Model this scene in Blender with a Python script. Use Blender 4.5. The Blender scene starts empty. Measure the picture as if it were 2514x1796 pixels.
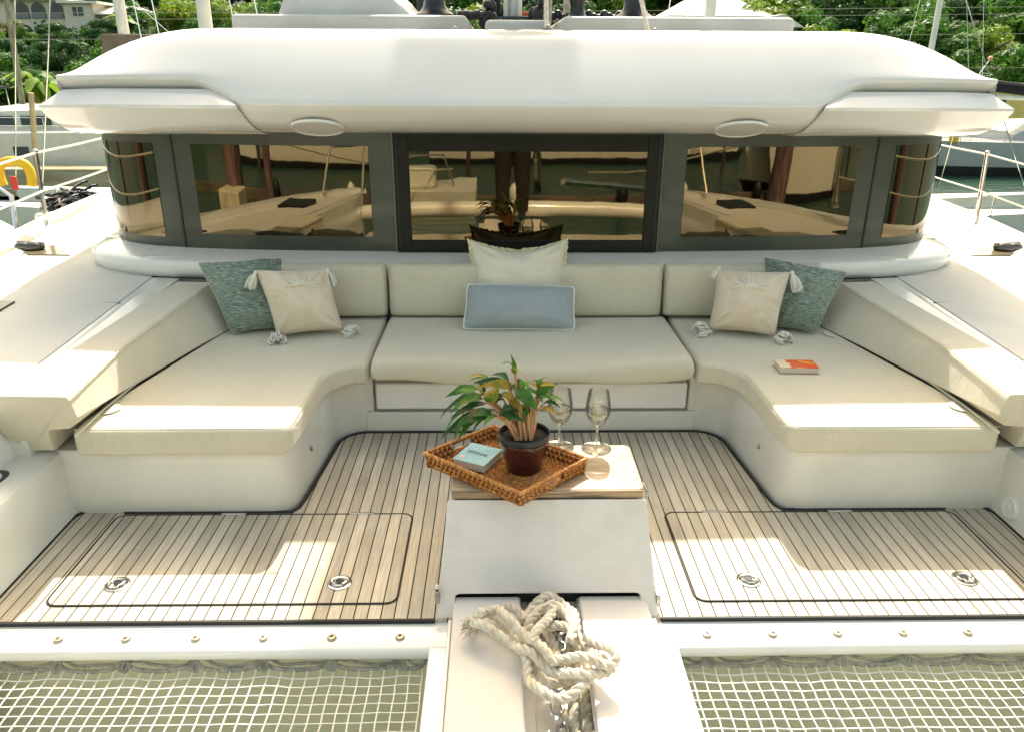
import bpy, bmesh, math, random
from mathutils import Vector, Matrix, noise as mnoise
from math import sin, cos, pi, radians as R

SC = bpy.context.scene
COL = SC.collection
# ------------------------------------------------------------------ camera
cam_d = bpy.data.cameras.new('camera'); cam = bpy.data.objects.new('camera', cam_d); COL.objects.link(cam)
PIT, YAW, ROL = 0.371502, 0.018976, 0.005029
fw = Vector((sin(YAW)*cos(PIT), cos(YAW)*cos(PIT), -sin(PIT)))
rt = Vector((cos(YAW), -sin(YAW), 0)); up = rt.cross(fw)
r2 = rt*cos(ROL)+up*sin(ROL); u2 = -rt*sin(ROL)+up*cos(ROL)
m = Matrix((r2, u2, -fw)).transposed().to_4x4(); m.translation = Vector((-0.18393, 0, 1.92073))
cam.matrix_world = m
cam_d.sensor_width = 36; cam_d.lens = 1906.9/2514*36; cam_d.clip_start = 0.05; cam_d.clip_end = 2000
SC.camera = cam
# ------------------------------------------------------------------ sky, sun, exposure
SUN = Vector((0.08, 0.85, 1.0)).normalized()
W = bpy.data.worlds.new("World"); SC.world = W; W.use_nodes = True
wn = W.node_tree.nodes; wl = W.node_tree.links
sky = wn.new('ShaderNodeTexSky'); sky.sky_type = 'NISHITA'; sky.sun_disc = False
sky.sun_elevation = math.asin(SUN.z); sky.sun_rotation = math.atan2(SUN.x, SUN.y)
sky.air_density = 1.0; sky.dust_density = 3.0; sky.ozone_density = 0.6
mul = wn.new('ShaderNodeMix'); mul.data_type = 'RGBA'; mul.blend_type = 'MULTIPLY'; mul.inputs[0].default_value = 1
mul.inputs[7].default_value = (1.0, 0.865, 0.595, 1)
wl.new(sky.outputs[0], mul.inputs[6]); bg = wn['Background']; wl.new(mul.outputs[2], bg.inputs[0])
bg.inputs[1].default_value = 0.15
sd = bpy.data.lights.new('sun', 'SUN'); sun = bpy.data.objects.new('sun', sd); COL.objects.link(sun)
sd.energy = 2.3; sd.angle = R(0.8); sd.color = (1.0, 0.965, 0.88)
sun.rotation_euler = SUN.to_track_quat('Z', 'Y').to_euler(); sun.location = (5, 40, 50)
SC.view_settings.view_transform = 'Standard'; SC.view_settings.look = 'None'
SC.view_settings.gamma = 1; SC.view_settings.exposure = 1.85
SC.render.engine = 'CYCLES'
try:
    SC.cycles.max_bounces = 8; SC.cycles.transparent_max_bounces = 12
except Exception: pass

# ------------------------------------------------------------------ materials
def mat(name, base, rough=0.5, metal=0.0, coat=0.0, spec=0.5, var=0.0, vscale=3.0, bump=0.0, bscale=200.0,
        trans=0.0, ior=1.45, sheen=0.0, base2=None, stretch=(1,1,1), bdist=0.01, detail=4.0, rvar=0.0, sub=0.0):
    M = bpy.data.materials.new(name); M.use_nodes = True; n = M.node_tree.nodes; l = M.node_tree.links
    p = n['Principled BSDF']; c = list(base)+[1]
    p.inputs['Base Color'].default_value = c; p.inputs['Roughness'].default_value = rough
    p.inputs['Metallic'].default_value = metal; p.inputs['Coat Weight'].default_value = coat
    p.inputs['Coat Roughness'].default_value = 0.06
    p.inputs['Specular IOR Level'].default_value = spec; p.inputs['IOR'].default_value = ior
    p.inputs['Transmission Weight'].default_value = trans; p.inputs['Sheen Weight'].default_value = sheen
    tc = n.new('ShaderNodeTexCoord'); mp = n.new('ShaderNodeMapping'); mp.inputs['Scale'].default_value = stretch
    l.new(tc.outputs['Object'], mp.inputs[0])
    if var or base2 or rvar:
        nz = n.new('ShaderNodeTexNoise'); nz.inputs['Scale'].default_value = vscale; nz.inputs['Detail'].default_value = detail
        l.new(mp.outputs[0], nz.inputs['Vector'])
        mx = n.new('ShaderNodeMix'); mx.data_type = 'RGBA'
        b2 = base2 or tuple(x*(1-var) for x in base); b1 = base if base2 else tuple(min(1, x*(1+var*.5)) for x in base)
        mx.inputs[6].default_value = list(b1)+[1]; mx.inputs[7].default_value = list(b2)+[1]
        rmp = n.new('ShaderNodeMapRange'); rmp.inputs[1].default_value = .35; rmp.inputs[2].default_value = .65
        l.new(nz.outputs['Fac'], rmp.inputs[0]); l.new(rmp.outputs[0], mx.inputs[0]); l.new(mx.outputs[2], p.inputs['Base Color'])
        if rvar:
            r3 = n.new('ShaderNodeMapRange'); r3.inputs[3].default_value = max(0, rough-rvar); r3.inputs[4].default_value = rough+rvar
            l.new(nz.outputs['Fac'], r3.inputs[0]); l.new(r3.outputs[0], p.inputs['Roughness'])
    if bump:
        nb = n.new('ShaderNodeTexNoise'); nb.inputs['Scale'].default_value = bscale; nb.inputs['Detail'].default_value = 3
        l.new(mp.outputs[0], nb.inputs['Vector'])
        bp = n.new('ShaderNodeBump'); bp.inputs['Strength'].default_value = bump; bp.inputs['Distance'].default_value = bdist
        l.new(nb.outputs['Fac'], bp.inputs['Height']); l.new(bp.outputs[0], p.inputs['Normal'])
    return M

def fabric(name, base, thread=900.0, wr=0.35, dark=0.8, streak=None, colors=None):
    M = mat(name, base, rough=.95, spec=.15, sheen=.25); n = M.node_tree.nodes; l = M.node_tree.links; p = n['Principled BSDF']
    tc = n['Texture Coordinate']
    a = n.new('ShaderNodeTexNoise'); a.inputs['Scale'].default_value = thread*.35; a.inputs['Detail'].default_value = 2
    b = n.new('ShaderNodeTexNoise'); b.inputs['Scale'].default_value = 5; b.inputs['Detail'].default_value = 3
    l.new(tc.outputs['Object'], b.inputs['Vector'])
    if streak:
        mp = n['Mapping']; mp.inputs['Scale'].default_value = streak; l.new(mp.outputs[0], a.inputs['Vector'])
    else: l.new(tc.outputs['Object'], a.inputs['Vector'])
    mr = n.new('ShaderNodeMapRange'); mr.inputs[1].default_value = .3; mr.inputs[2].default_value = .7
    l.new(a.outputs['Fac'], mr.inputs[0])
    if colors:
        rp = n.new('ShaderNodeValToRGB'); cr = rp.color_ramp
        for i, (t, c) in enumerate(colors):
            e = cr.elements[i] if i < 2 else cr.elements.new(t)
            e.position = t; e.color = list(c)+[1]
        l.new(mr.outputs[0], rp.inputs[0]); src = rp.outputs[0]
    else:
        mx = n.new('ShaderNodeMix'); mx.data_type = 'RGBA'
        mx.inputs[6].default_value = [x*dark for x in base]+[1]; mx.inputs[7].default_value = [min(1, x*1.08) for x in base]+[1]
        l.new(mr.outputs[0], mx.inputs[0]); src = mx.outputs[2]
    m2 = n.new('ShaderNodeMix'); m2.data_type = 'RGBA'; m2.blend_type = 'MULTIPLY'; m2.inputs[0].default_value = 1
    r2_ = n.new('ShaderNodeMapRange'); r2_.inputs[3].default_value = .9; r2_.inputs[4].default_value = 1.06
    l.new(b.outputs['Fac'], r2_.inputs[0]); cb = n.new('ShaderNodeCombineColor')
    for k in range(3): l.new(r2_.outputs[0], cb.inputs[k])
    l.new(src, m2.inputs[6]); l.new(cb.outputs[0], m2.inputs[7]); l.new(m2.outputs[2], p.inputs['Base Color'])
    bp = n.new('ShaderNodeBump'); bp.inputs['Strength'].default_value = .35; bp.inputs['Distance'].default_value = .003
    l.new(a.outputs['Fac'], bp.inputs['Height'])
    b3 = n.new('ShaderNodeTexNoise'); b3.inputs['Scale'].default_value = 7; b3.inputs['Detail'].default_value = 2; b3.inputs['Distortion'].default_value = .6
    l.new(tc.outputs['Object'], b3.inputs['Vector'])
    bp2 = n.new('ShaderNodeBump'); bp2.inputs['Strength'].default_value = wr; bp2.inputs['Distance'].default_value = .03
    l.new(b3.outputs['Fac'], bp2.inputs['Height']); l.new(bp.outputs[0], bp2.inputs['Normal']); l.new(bp2.outputs[0], p.inputs['Normal'])
    return M

def teak_mat():
    M = mat('teak_planks', (.4, .3, .2), rough=.6, spec=.3); n = M.node_tree.nodes; l = M.node_tree.links; p = n['Principled BSDF']
    tc = n['Texture Coordinate']; sx = n.new('ShaderNodeSeparateXYZ'); l.new(tc.outputs['Object'], sx.inputs[0])
    def ma(op, a, b=None, v=None):
        q = n.new('ShaderNodeMath'); q.operation = op
        (l.new(a, q.inputs[0]) if not isinstance(a, (int, float)) else setattr(q.inputs[0], 'default_value', a))
        if b is not None: (l.new(b, q.inputs[1]) if not isinstance(b, (int, float)) else setattr(q.inputs[1], 'default_value', b))
        return q.outputs[0]
    u = ma('ADD', ma('MULTIPLY', sx.outputs[0], 20.0), 0.452)     # one plank every 50 mm
    k = ma('FLOOR', u); fr = ma('SUBTRACT', u, k)
    d = ma('MINIMUM', fr, ma('SUBTRACT', 1.0, fr)); caulk = ma('LESS_THAN', d, 0.052)
    wn_ = n.new('ShaderNodeTexWhiteNoise'); wn_.noise_dimensions = '1D'; l.new(k, wn_.inputs['W'])
    mp = n['Mapping']; mp.inputs['Scale'].default_value = (420, 7, 20)
    cmb = n.new('ShaderNodeVectorMath'); cmb.operation = 'ADD'; sc = n.new('ShaderNodeVectorMath'); sc.operation = 'SCALE'; sc.inputs['Scale'].default_value = 7
    l.new(wn_.outputs['Color'], sc.inputs[0]); l.new(tc.outputs['Object'], cmb.inputs[0]); l.new(sc.outputs[0], cmb.inputs[1]); l.new(cmb.outputs[0], mp.inputs[0])
    g = n.new('ShaderNodeTexNoise'); g.inputs['Scale'].default_value = 1; g.inputs['Detail'].default_value = 6; l.new(mp.outputs[0], g.inputs['Vector'])
    g2 = n.new('ShaderNodeTexNoise'); g2.inputs['Scale'].default_value = 3.2; g2.inputs['Detail'].default_value = 6; l.new(tc.outputs['Object'], g2.inputs['Vector'])
    rp = n.new('ShaderNodeValToRGB'); rp.color_ramp.elements[0].position = .3; rp.color_ramp.elements[1].position = .72
    rp.color_ramp.elements[0].color = (.43, .365, .27, 1); rp.color_ramp.elements[1].color = (.70, .62, .485, 1)
    l.new(g.outputs['Fac'], rp.inputs[0])
    val = ma('ADD', ma('MULTIPLY', wn_.outputs['Value'], .30), ma('ADD', .52, ma('MULTIPLY', g2.outputs['Fac'], .60)))
    hs = n.new('ShaderNodeHueSaturation'); l.new(rp.outputs[0], hs.inputs['Color']); l.new(val, hs.inputs['Value'])
    mx = n.new('ShaderNodeMix'); mx.data_type = 'RGBA'; l.new(caulk, mx.inputs[0]); l.new(hs.outputs[0], mx.inputs[6]); mx.inputs[7].default_value = (.035, .03, .02, 1)
    l.new(mx.outputs[2], p.inputs['Base Color'])
    bp = n.new('ShaderNodeBump'); bp.inputs['Strength'].default_value = .35; bp.inputs['Distance'].default_value = .002
    l.new(ma('SUBTRACT', g.outputs['Fac'], caulk), bp.inputs['Height']); l.new(bp.outputs[0], p.inputs['Normal'])
    return M

def leafmat(name, c1, c2, c3=None, tl=.35, vs=3.0):
    M = bpy.data.materials.new(name); M.use_nodes = True; n = M.node_tree.nodes; l = M.node_tree.links; p = n['Principled BSDF']
    tc = n.new('ShaderNodeTexCoord'); nz = n.new('ShaderNodeTexNoise'); nz.inputs['Scale'].default_value = vs; nz.inputs['Detail'].default_value = 5
    l.new(tc.outputs['Object'], nz.inputs['Vector']); rp = n.new('ShaderNodeValToRGB'); e = rp.color_ramp.elements
    e[0].position = .35; e[0].color = list(c1)+[1]; e[1].position = .62; e[1].color = list(c2)+[1]
    if c3: q = e.new(.72); q.color = list(c3)+[1]
    l.new(nz.outputs['Fac'], rp.inputs[0]); l.new(rp.outputs[0], p.inputs['Base Color']); p.inputs['Roughness'].default_value = .55
    p.inputs['Specular IOR Level'].default_value = .3
    t = n.new('ShaderNodeBsdfTranslucent'); l.new(rp.outputs[0], t.inputs[0]); mx = n.new('ShaderNodeMixShader'); mx.inputs[0].default_value = tl
    l.new(p.outputs[0], mx.inputs[1]); l.new(t.outputs[0], mx.inputs[2]); l.new(mx.outputs[0], n['Material Output'].inputs[0])
    return M

GEL = mat('white_gelcoat', (.80, .78, .72), rough=.28, coat=.5, var=.06, vscale=2.6, detail=9, rvar=.02, bump=.04, bscale=3, bdist=.03)
GELR = mat('roof_gelcoat', (.735, .70, .655), rough=.16, coat=1.0, var=.05, vscale=1.4, bump=.05, bscale=2, bdist=.03, rvar=.06)
GELC = mat('cockpit_gelcoat', (.745, .72, .64), rough=.35, coat=.25, var=.09, vscale=2.5, detail=9, bump=.05, bscale=4, bdist=.02)
UNDER = mat('bounce_tinted_gelcoat', (.84, .78, .55), rough=.6, var=.08, vscale=2)  # white gelcoat with the water's yellow-green bounce light put into the colour
NONSKID = mat('nonskid_deck', (.64, .62, .56), rough=.75, var=.05, vscale=3, bump=.5, bscale=420, bdist=.002)
CONS = mat('console_gelcoat', (.74, .68, .61), rough=.55, var=.08, vscale=6, detail=9, bump=.4, bscale=500, bdist=.0015)
TEAK = teak_mat()
BLACK = mat('black_rubber', (.018, .018, .014), rough=.6)
BLK = mat('black_plastic', (.02, .022, .024), rough=.35, var=.2)
DARKF = mat('dark_frame', (.010, .011, .008), rough=.4, spec=.25, var=.2, vscale=6)
FRIT = mat('window_frit', (.056, .063, .046), rough=.35, coat=.15, var=.18, vscale=2.5, bump=.2, bscale=700, bdist=.001)
GLASSD = mat('tinted_glass', (.135, .110, .068), rough=.015, metal=1.0, var=.1, vscale=1.2, bump=.02, bscale=3.5, bdist=.01)
SEAT = fabric('seat_fabric', (.66, .60, .455), 900, wr=.2)
SEATB = fabric('bolster_fabric', (.66, .60, .465), 900, wr=.25)
PIPE = mat('cream_piping', (.66, .62, .48), rough=.9)
TEAL = fabric('teal_weave', (.2, .3, .28), 620, wr=.6, streak=(.12, .2, 1.9), colors=[(.12, (.085, .12, .115)), (.95, (.42, .46, .32)), (.4, (.17, .225, .195)), (.65, (.27, .32, .25))])
PEACH = fabric('peach_cotton', (.74, .62, .47), 1200, wr=.6, dark=.9)
CREAM = fabric('cream_linen', (.76, .70, .56), 800, wr=.6, dark=.85)
BLUE = fabric('blue_linen', (.40, .445, .46), 1400, wr=.5, dark=.6)
TASS = mat('white_cotton', (.80, .77, .68), rough=.95, var=.1, vscale=60, bump=.6, bscale=300, bdist=.004)
STEEL = mat('stainless_steel', (.72, .70, .66), rough=.12, metal=1, var=.1, vscale=30)
GALV = mat('chain_steel', (.42, .40, .37), rough=.3, metal=1, var=.4, vscale=40)
ROPE = mat('natural_rope', (.72, .66, .54), rough=.9, var=.25, vscale=30, bump=.5, bscale=350, bdist=.003, base2=(.50, .43, .32))
ROPE2 = mat('old_rope', (.60, .54, .41), rough=.9, bump=.5, bscale=350, bdist=.003, base2=(.34, .29, .20), vscale=25)
GROPE = mat('grey_lacing', (.36, .34, .27), rough=.9, var=.3, vscale=40)
NET = mat('net_cord', (.76, .73, .62), rough=.85, var=.06, vscale=15)
BOARD = mat('oiled_board', (.47, .35, .22), rough=.5, base2=(.33, .225, .13), vscale=2.2, stretch=(3, 55, 60), detail=6, bump=.25, bscale=6, bdist=.002)
BOARDE = mat('oiled_board_edge', (.50, .34, .19), rough=.5, base2=(.17, .12, .08), vscale=2, stretch=(3, 30, 42), detail=5)
RATT = mat('rattan_strands', (.30, .10, .02), rough=.5, base2=(.12, .03, .008), vscale=38, coat=.25)
RATT2 = mat('rattan_light', (.66, .30, .07), rough=.42, base2=(.36, .12, .02), vscale=60, coat=.3)
POTM = mat('glazed_pot', (.080, .014, .012), rough=.22, coat=.45, base2=(.022, .005, .006), vscale=60, stretch=(1, 1, 4), bump=.3, bscale=90, bdist=.002)
SOIL = mat('potting_soil', (.02, .015, .01), rough=.95, var=.5, vscale=120, bump=1, bscale=150, bdist=.01)
LEAF = leafmat('plant_leaf', (.04, .14, .025), (.11, .26, .04), (.42, .30, .05), tl=.4, vs=9)
LEAFD = leafmat('plant_leaf_dark', (.014, .07, .025), (.035, .12, .03), (.26, .12, .05), tl=.25, vs=9)
LEAFY = leafmat('plant_leaf_yellow', (.16, .22, .03), (.52, .33, .05), (.50, .16, .07), tl=.45, vs=14)
STEM = mat('pink_stem', (.58, .20, .10), rough=.4, base2=(.50, .34, .16), vscale=25)
def glassmat():
    M = bpy.data.materials.new('clear_glass'); M.use_nodes = True; n = M.node_tree.nodes; l = M.node_tree.links
    n.remove(n['Principled BSDF']); g = n.new('ShaderNodeBsdfGlossy'); g.inputs['Roughness'].default_value = .01; t = n.new('ShaderNodeBsdfTransparent'); t.inputs[0].default_value = (.955, .96, .94, 1)
    lw = n.new('ShaderNodeLayerWeight'); lw.inputs[0].default_value = .22; mr = n.new('ShaderNodeMapRange'); mr.inputs[3].default_value = .03; mr.inputs[4].default_value = .75; l.new(lw.outputs['Fresnel'], mr.inputs[0])
    mx = n.new('ShaderNodeMixShader'); l.new(mr.outputs[0], mx.inputs[0]); l.new(t.outputs[0], mx.inputs[1]); l.new(g.outputs[0], mx.inputs[2]); l.new(mx.outputs[0], n['Material Output'].inputs[0]); return M
GLASS = glassmat()
RGLASS = mat('stem_glass', (.95, .95, .92), rough=.0, trans=1, ior=1.45)

# ------------------------------------------------------------------ mesh helpers
class MB:
    def __init__(s): s.v = []; s.f = []
    def add(s, v, f):
        o = len(s.v); s.v += [tuple(p) for p in v]; s.f += [tuple(i+o for i in q) for q in f]; return s
    def box(s, x0, x1, y0, y1, z0, z1):
        return s.add([(x0,y0,z0),(x1,y0,z0),(x1,y1,z0),(x0,y1,z0),(x0,y0,z1),(x1,y0,z1),(x1,y1,z1),(x0,y1,z1)],
                     [(0,3,2,1),(4,5,6,7),(0,1,5,4),(1,2,6,5),(2,3,7,6),(3,0,4,7)])
    def prism(s, out, z0, z1, z0f=None, z1f=None):
        n = len(out); A = [(p[0], p[1], z0f(*p[:2]) if z0f else z0) for p in out]; B = [(p[0], p[1], z1f(*p[:2]) if z1f else z1) for p in out]
        return s.add(A+B, [tuple(range(n))[::-1], tuple(range(n, 2*n))]+[(i, (i+1) % n, n+(i+1) % n, n+i) for i in range(n)])
    def grid(s, rows, closed=False, caps=False, loop=False):
        R_, C_ = len(rows), len(rows[0]); v = [p for r in rows for p in r]; f = []
        for i in range(R_ if loop else R_-1):
            for j in range(C_ if closed else C_-1):
                a = i*C_+j; b = i*C_+(j+1) % C_; i2 = (i+1) % R_; f.append((a, b, i2*C_+(j+1) % C_, i2*C_+j))
        if caps: f.append(tuple(range(C_))[::-1]); f.append(tuple((R_-1)*C_+j for j in range(C_)))
        return s.add(v, f)
    def tube(s, pts, r, n=8, caps=True, rf=None, closed=False):
        P = [Vector(p) for p in pts]; rows = []; N = len(P); prev = None
        for i, p in enumerate(P):
            if closed: t = P[(i+1) % N]-P[(i-1) % N]
            else: t = (P[min(i+1, N-1)]-P[max(i-1, 0)])
            t = t.normalized() if t.length > 1e-9 else Vector((0,0,1))
            if prev is None: a = t.orthogonal().normalized()
            else:
                a = prev-t*prev.dot(t); a = a.normalized() if a.length > 1e-6 else t.orthogonal().normalized()
            prev = a; b = t.cross(a); rr = rf(i/(N-1)) if rf else r
            rows.append([p+(a*cos(2*pi*k/n)+b*sin(2*pi*k/n))*rr for k in range(n)])
        return s.grid(rows, closed=True, caps=caps and not closed, loop=closed)
    def lathe(s, prof, c=(0,0,0), n=32, caps=False):
        rows = [[(c[0]+r*cos(2*pi*k/n), c[1]+r*sin(2*pi*k/n), c[2]+z) for k in range(n)] for r, z in prof]
        return s.grid(rows, closed=True, caps=caps)
    def ball(s, c, r, n=10, sc=(1,1,1)):
        return s.lathe_s([(r*sin(pi*i/n), -r*cos(pi*i/n)) for i in range(n+1)], c, n*2, sc)
    def lathe_s(s, prof, c, n, sc):
        rows = [[(c[0]+sc[0]*max(r,1e-5)*cos(2*pi*k/n), c[1]+sc[1]*max(r,1e-5)*sin(2*pi*k/n), c[2]+sc[2]*z) for k in range(n)] for r, z in prof]
        return s.grid(rows, closed=True, caps=True)
    def build(s, name, material, parent=None, smooth=True, bevel=0, seg=3, ang=35, loc=None, fixn=True):
        me = bpy.data.meshes.new(name); o = Vector(loc) if loc else (parent_loc(parent) if parent else Vector((0,0,0)))
        me.from_pydata([tuple(Vector(p)-o) for p in s.v], [], s.f); me.materials.append(material)
        if fixn:
            b = bmesh.new(); b.from_mesh(me); bmesh.ops.recalc_face_normals(b, faces=b.faces); b.to_mesh(me); b.free()
        ob = bpy.data.objects.new(name, me); COL.objects.link(ob)
        if parent: ob.parent = parent
        else: ob.location = o
        if smooth: me.polygons.foreach_set('use_smooth', [True]*len(me.polygons))
        if smooth and not bevel:
            try: me.set_sharp_from_angle(angle=R(ang))
            except Exception: pass
        if bevel:
            b = ob.modifiers.new('bevel', 'BEVEL'); b.width = bevel; b.segments = seg; b.limit_method = 'ANGLE'; b.angle_limit = R(30); b.harden_normals = True
        me.update(); return ob
def parent_loc(p):
    v = Vector((0,0,0))
    while p: v += p.location; p = p.parent
    return v
def empty(name, loc, label, cat, group=None, kind=None):
    o = bpy.data.objects.new(name, None); COL.objects.link(o); o.location = loc; o.empty_display_size = .2
    return tag(o, label, cat, group, kind)
def tag(o, label=None, cat=None, group=None, kind=None):
    if label: o['label'] = label
    if cat: o['category'] = cat
    if group: o['group'] = group
    if kind: o['kind'] = kind
    return o
def spline(pts, n=8, closed=False):
    P = [Vector(p) for p in pts]; N = len(P); out = []
    for i in range(N if closed else N-1):
        p1, p2 = P[i], P[(i+1) % N]; p0 = P[(i-1) % N] if (closed or i) else p1; p3 = P[(i+2) % N] if (closed or i+2 < N) else p2
        for k in range(n):
            t = k/n; out.append(.5*((2*p1)+(p2-p0)*t+(2*p0-5*p1+4*p2-p3)*t*t+(-p0+3*p1-3*p2+p3)*t**3))
    if not closed: out.append(P[-1])
    return out
def rope(mb, pts, r, pitch=None, n=6, ns=3, step=None):
    """laid rope: ns strands wound round the line"""
    pitch = pitch or r*7.5; P = spline(pts, 14); D = [0]
    for i in range(1, len(P)): D.append(D[-1]+(P[i]-P[i-1]).length)
    step = step or r*.75; cnt = max(4, int(D[-1]/step)); Q = []; j = 0
    for i in range(cnt+1):
        d = D[-1]*i/cnt
        while j < len(D)-2 and D[j+1] < d: j += 1
        t = (d-D[j])/max(1e-9, D[j+1]-D[j]); Q.append((P[j].lerp(P[j+1], t), d))
    fr = []; prev = None
    for i in range(len(Q)):
        t = (Q[min(i+1, cnt)][0]-Q[max(i-1, 0)][0]).normalized()
        a = t.orthogonal().normalized() if prev is None else (prev-t*prev.dot(t)).normalized()
        prev = a; fr.append((a, t.cross(a)))
    for s_ in range(ns):
        mb.tube([Q[i][0]+(fr[i][0]*cos(Q[i][1]/pitch*2*pi+s_*2*pi/ns)+fr[i][1]*sin(Q[i][1]/pitch*2*pi+s_*2*pi/ns))*r*.5 for i in range(len(Q))], r*.56, n)
    return mb
def lerp(a, b, t): return a+(b-a)*t
def sm(a, b, x): t = max(0, min(1, (x-a)/(b-a))); return t*t*(3-2*t)
def arc(cx, cy, r, a0, a1, n=6): return [(cx+r*cos(R(lerp(a0, a1, i/n))), cy+r*sin(R(lerp(a0, a1, i/n)))) for i in range(n+1)]
def mir(pts): return [(-p[0],)+tuple(p[1:]) for p in pts][::-1]
def rrect(x0, x1, y0, y1, r, n=5):
    return arc(x1-r, y1-r, r, 0, 90, n)+arc(x0+r, y1-r, r, 90, 180, n)+arc(x0+r, y0+r, r, 180, 270, n)+arc(x1-r, y0+r, r, 270, 360, n)

# ================================================================== THE CATAMARAN
CAT = empty('catamaran', (0, 4, -1.4), 'large white catamaran with teak foredeck lounge, curved coachroof and wraparound dark windows, filling the picture', 'catamaran')
# ---- teak floor
r_ = .10
right = [(2.1, 2.345)]+[(2.1, 3.0)]+arc(2.02, 3.03, .08, 0, 90)+[(1.885, 3.11), (1.885, 3.083)]
ctr = [(1.128, 3.083), (1.105, 3.12), (1.093, 3.2), (1.06, 3.6)]+arc(.90, 3.757, .148, 8, 90, 7)
poly = [(0.42, 2.345)]+right+ctr+mir(ctr)+mir(right)+[(-.42, 2.345)]
MB().prism(poly, -.02, .004).build('teak_floor', TEAK, CAT, smooth=False)
def border(pts, w=.012, z=.0075): return MB().tube([(p[0], p[1], z-.004) for p in pts], w*.62, 6)
for s in (1, -1):
    b = MB(); q = [(s*x, y) for x, y in right+ctr+[(0, 3.905)]]
    q2 = [q[0]]+q[1:]
    b.tube([(p[0], p[1]+.002, .003) for p in q2[:11]], .010, 6)
    b.tube([(p[0], p[1]+.002, .003) for p in q2[10:]], .010, 6)
    b.box(min(s*.42, s*2.11), max(s*.42, s*2.11), 2.337, 2.347, -.01, .0052)
    b.build('teak_border', BLACK, CAT, smooth=False)
# ---- hatches in the teak
def hatch(s):
    x0, x1 = (.572, 1.905); y0, y1 = 2.432, 3.062
    pts = rrect(x0, x1, y0, y1, .045)
    h = MB().prism([(s*x, y) for x, y in rrect(x0+.005, x1-.005, y0+.005, y1-.005, .04)], .002, .0085).build('deck_hatch', TEAK, CAT, smooth=False)
    MB().tube([(s*x, y, .0065) for x, y in pts], .0042, 6, closed=True).build('hatch_seal', BLACK, h)
    for hx in (.805, 1.385):
        MB().box(s*hx-.06*0-(.055 if s > 0 else .055), s*hx+.055, 3.055, 3.069, .004, .0135).build('hinge', STEEL, h, bevel=.002)
    for rx in (.811, 1.68):
        c = (s*rx, 2.556); 
        p = MB().lathe([(.0, .0), (.0475, .0), (.0475, .0022), (.044, .0045), (.036, .005), (.033, .0035), (.0, .0035)], (c[0], c[1], .0095), 40).build('lift_plate', STEEL, h)
        q = MB().tube([(c[0]+.026*cos(R(a)), c[1]+.004+.022*sin(R(a)), .0165) for a in range(-60, 245, 12)], .0046, 8)
        q.tube([(c[0]+.0130, c[1]-.014, .0165), (c[0]+.014, c[1]-.031, .0165)], .0045, 8)
        q.tube([(c[0]-.0105, c[1]-.015, .0165), (c[0]-.012, c[1]-.031, .0165)], .0045, 8)
        q.tube([(c[0]-.016, c[1]-.026, .0155), (c[0]+.016, c[1]-.026, .0155)], .006, 8)
        q.build('pull_ring', STEEL, p)
        hole = MB().prism([(c[0]+.018*cos(R(a)), c[1]+.006+.0145*sin(R(a))) for a in range(0, 360, 20)], .0130, .0142)
        hole.box(c[0]-.017, c[0]+.017, c[1]-.037, c[1]-.028, .0130, .0142)
        hole.build('finger_hole', BLK, p, smooth=False)
hatch(1); hatch(-1)
# ---- cockpit well: seat bases
def basez(s):
    wall = [(2.14, 3.14), (1.14, 3.13), (1.12, 3.2)]+[(1.09, 3.62)]+arc(.90, 3.78, .17, 10, 90, 6)
    lo = wall+[(0, 3.95)]
    hi = [(2.14, 3.04), (1.12, 3.05), (1.09, 3.16), (1.05, 3.56)]+arc(.87, 3.74, .16, 10, 90, 6)+[(0, 3.90)]
    return lo, hi
lo = [(2.14, 3.10), (1.20, 3.10), (1.145, 3.115), (1.118, 3.17), (1.105, 3.30), (1.085, 3.60)]+arc(.905, 3.767, .17, 10, 90, 6)
hi = [(2.14, 3.055), (1.22, 3.055), (1.16, 3.065), (1.125, 3.11), (1.108, 3.28), (1.085, 3.60)]+arc(.905, 3.755, .17, 10, 90, 6)
for s in (1, -1):
    rows = []
    for t, z in ((0, -.02), (.35, .012), (.8, .10), (.95, .27), (1, .32)):
        rows.append([(s*lerp(a[0], b[0], t), lerp(a[1], b[1], t), z) for a, b in zip(lo, hi)])
    rows.append([(s*(b[0] if i == 0 else b[0]+.012), b[1]+.012, .335) for i, b in enumerate(hi)])
    mb = MB().grid(rows)
    top = [(s*(b[0] if i == 0 else b[0]+.012), b[1]+.012, .335) for i, b in enumerate(hi)]+[(s*.9, 4.75, .335), (s*2.14, 4.75, .335)]
    mb.add(top, [tuple(range(len(top)))])
    mb.build('seat_base', GELC, CAT, ang=50)
    MB().ball((s*1.092, 3.39, .175), .011, 6, (.6, .6, 1.4)).build('drain_fitting', GALV, CAT)
    # small catch holes under the centre cushion
# centre base with recess and drawer
mb = MB(); mb.box(-.92, .92, 3.925, 4.75, -.02, .12); mb.box(-.92, .92, 3.99, 4.75, .12, .335); mb.box(-.92, -.868, 3.925, 3.99, .12, .335); mb.box(.868, .92, 3.925, 3.99, .12, .335)
mb.build('seat_base', GELC, CAT, bevel=.012)
dr = MB().box(-.853, .853, 3.895, 3.985, .147, .302).build('drawer', GEL, CAT, bevel=.015)
for x in (-.53, .53): MB().prism([(x+.05*cos(a*pi/8), 3.97+.03*sin(a*pi/8)) for a in range(16)], .302, .310).build('drawer_catch', BLK, dr, smooth=False)
def dz(x, y): return .68 if y > 4.7 else max(.44, .68-.08*(4.7-y)/1.5)
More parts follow.
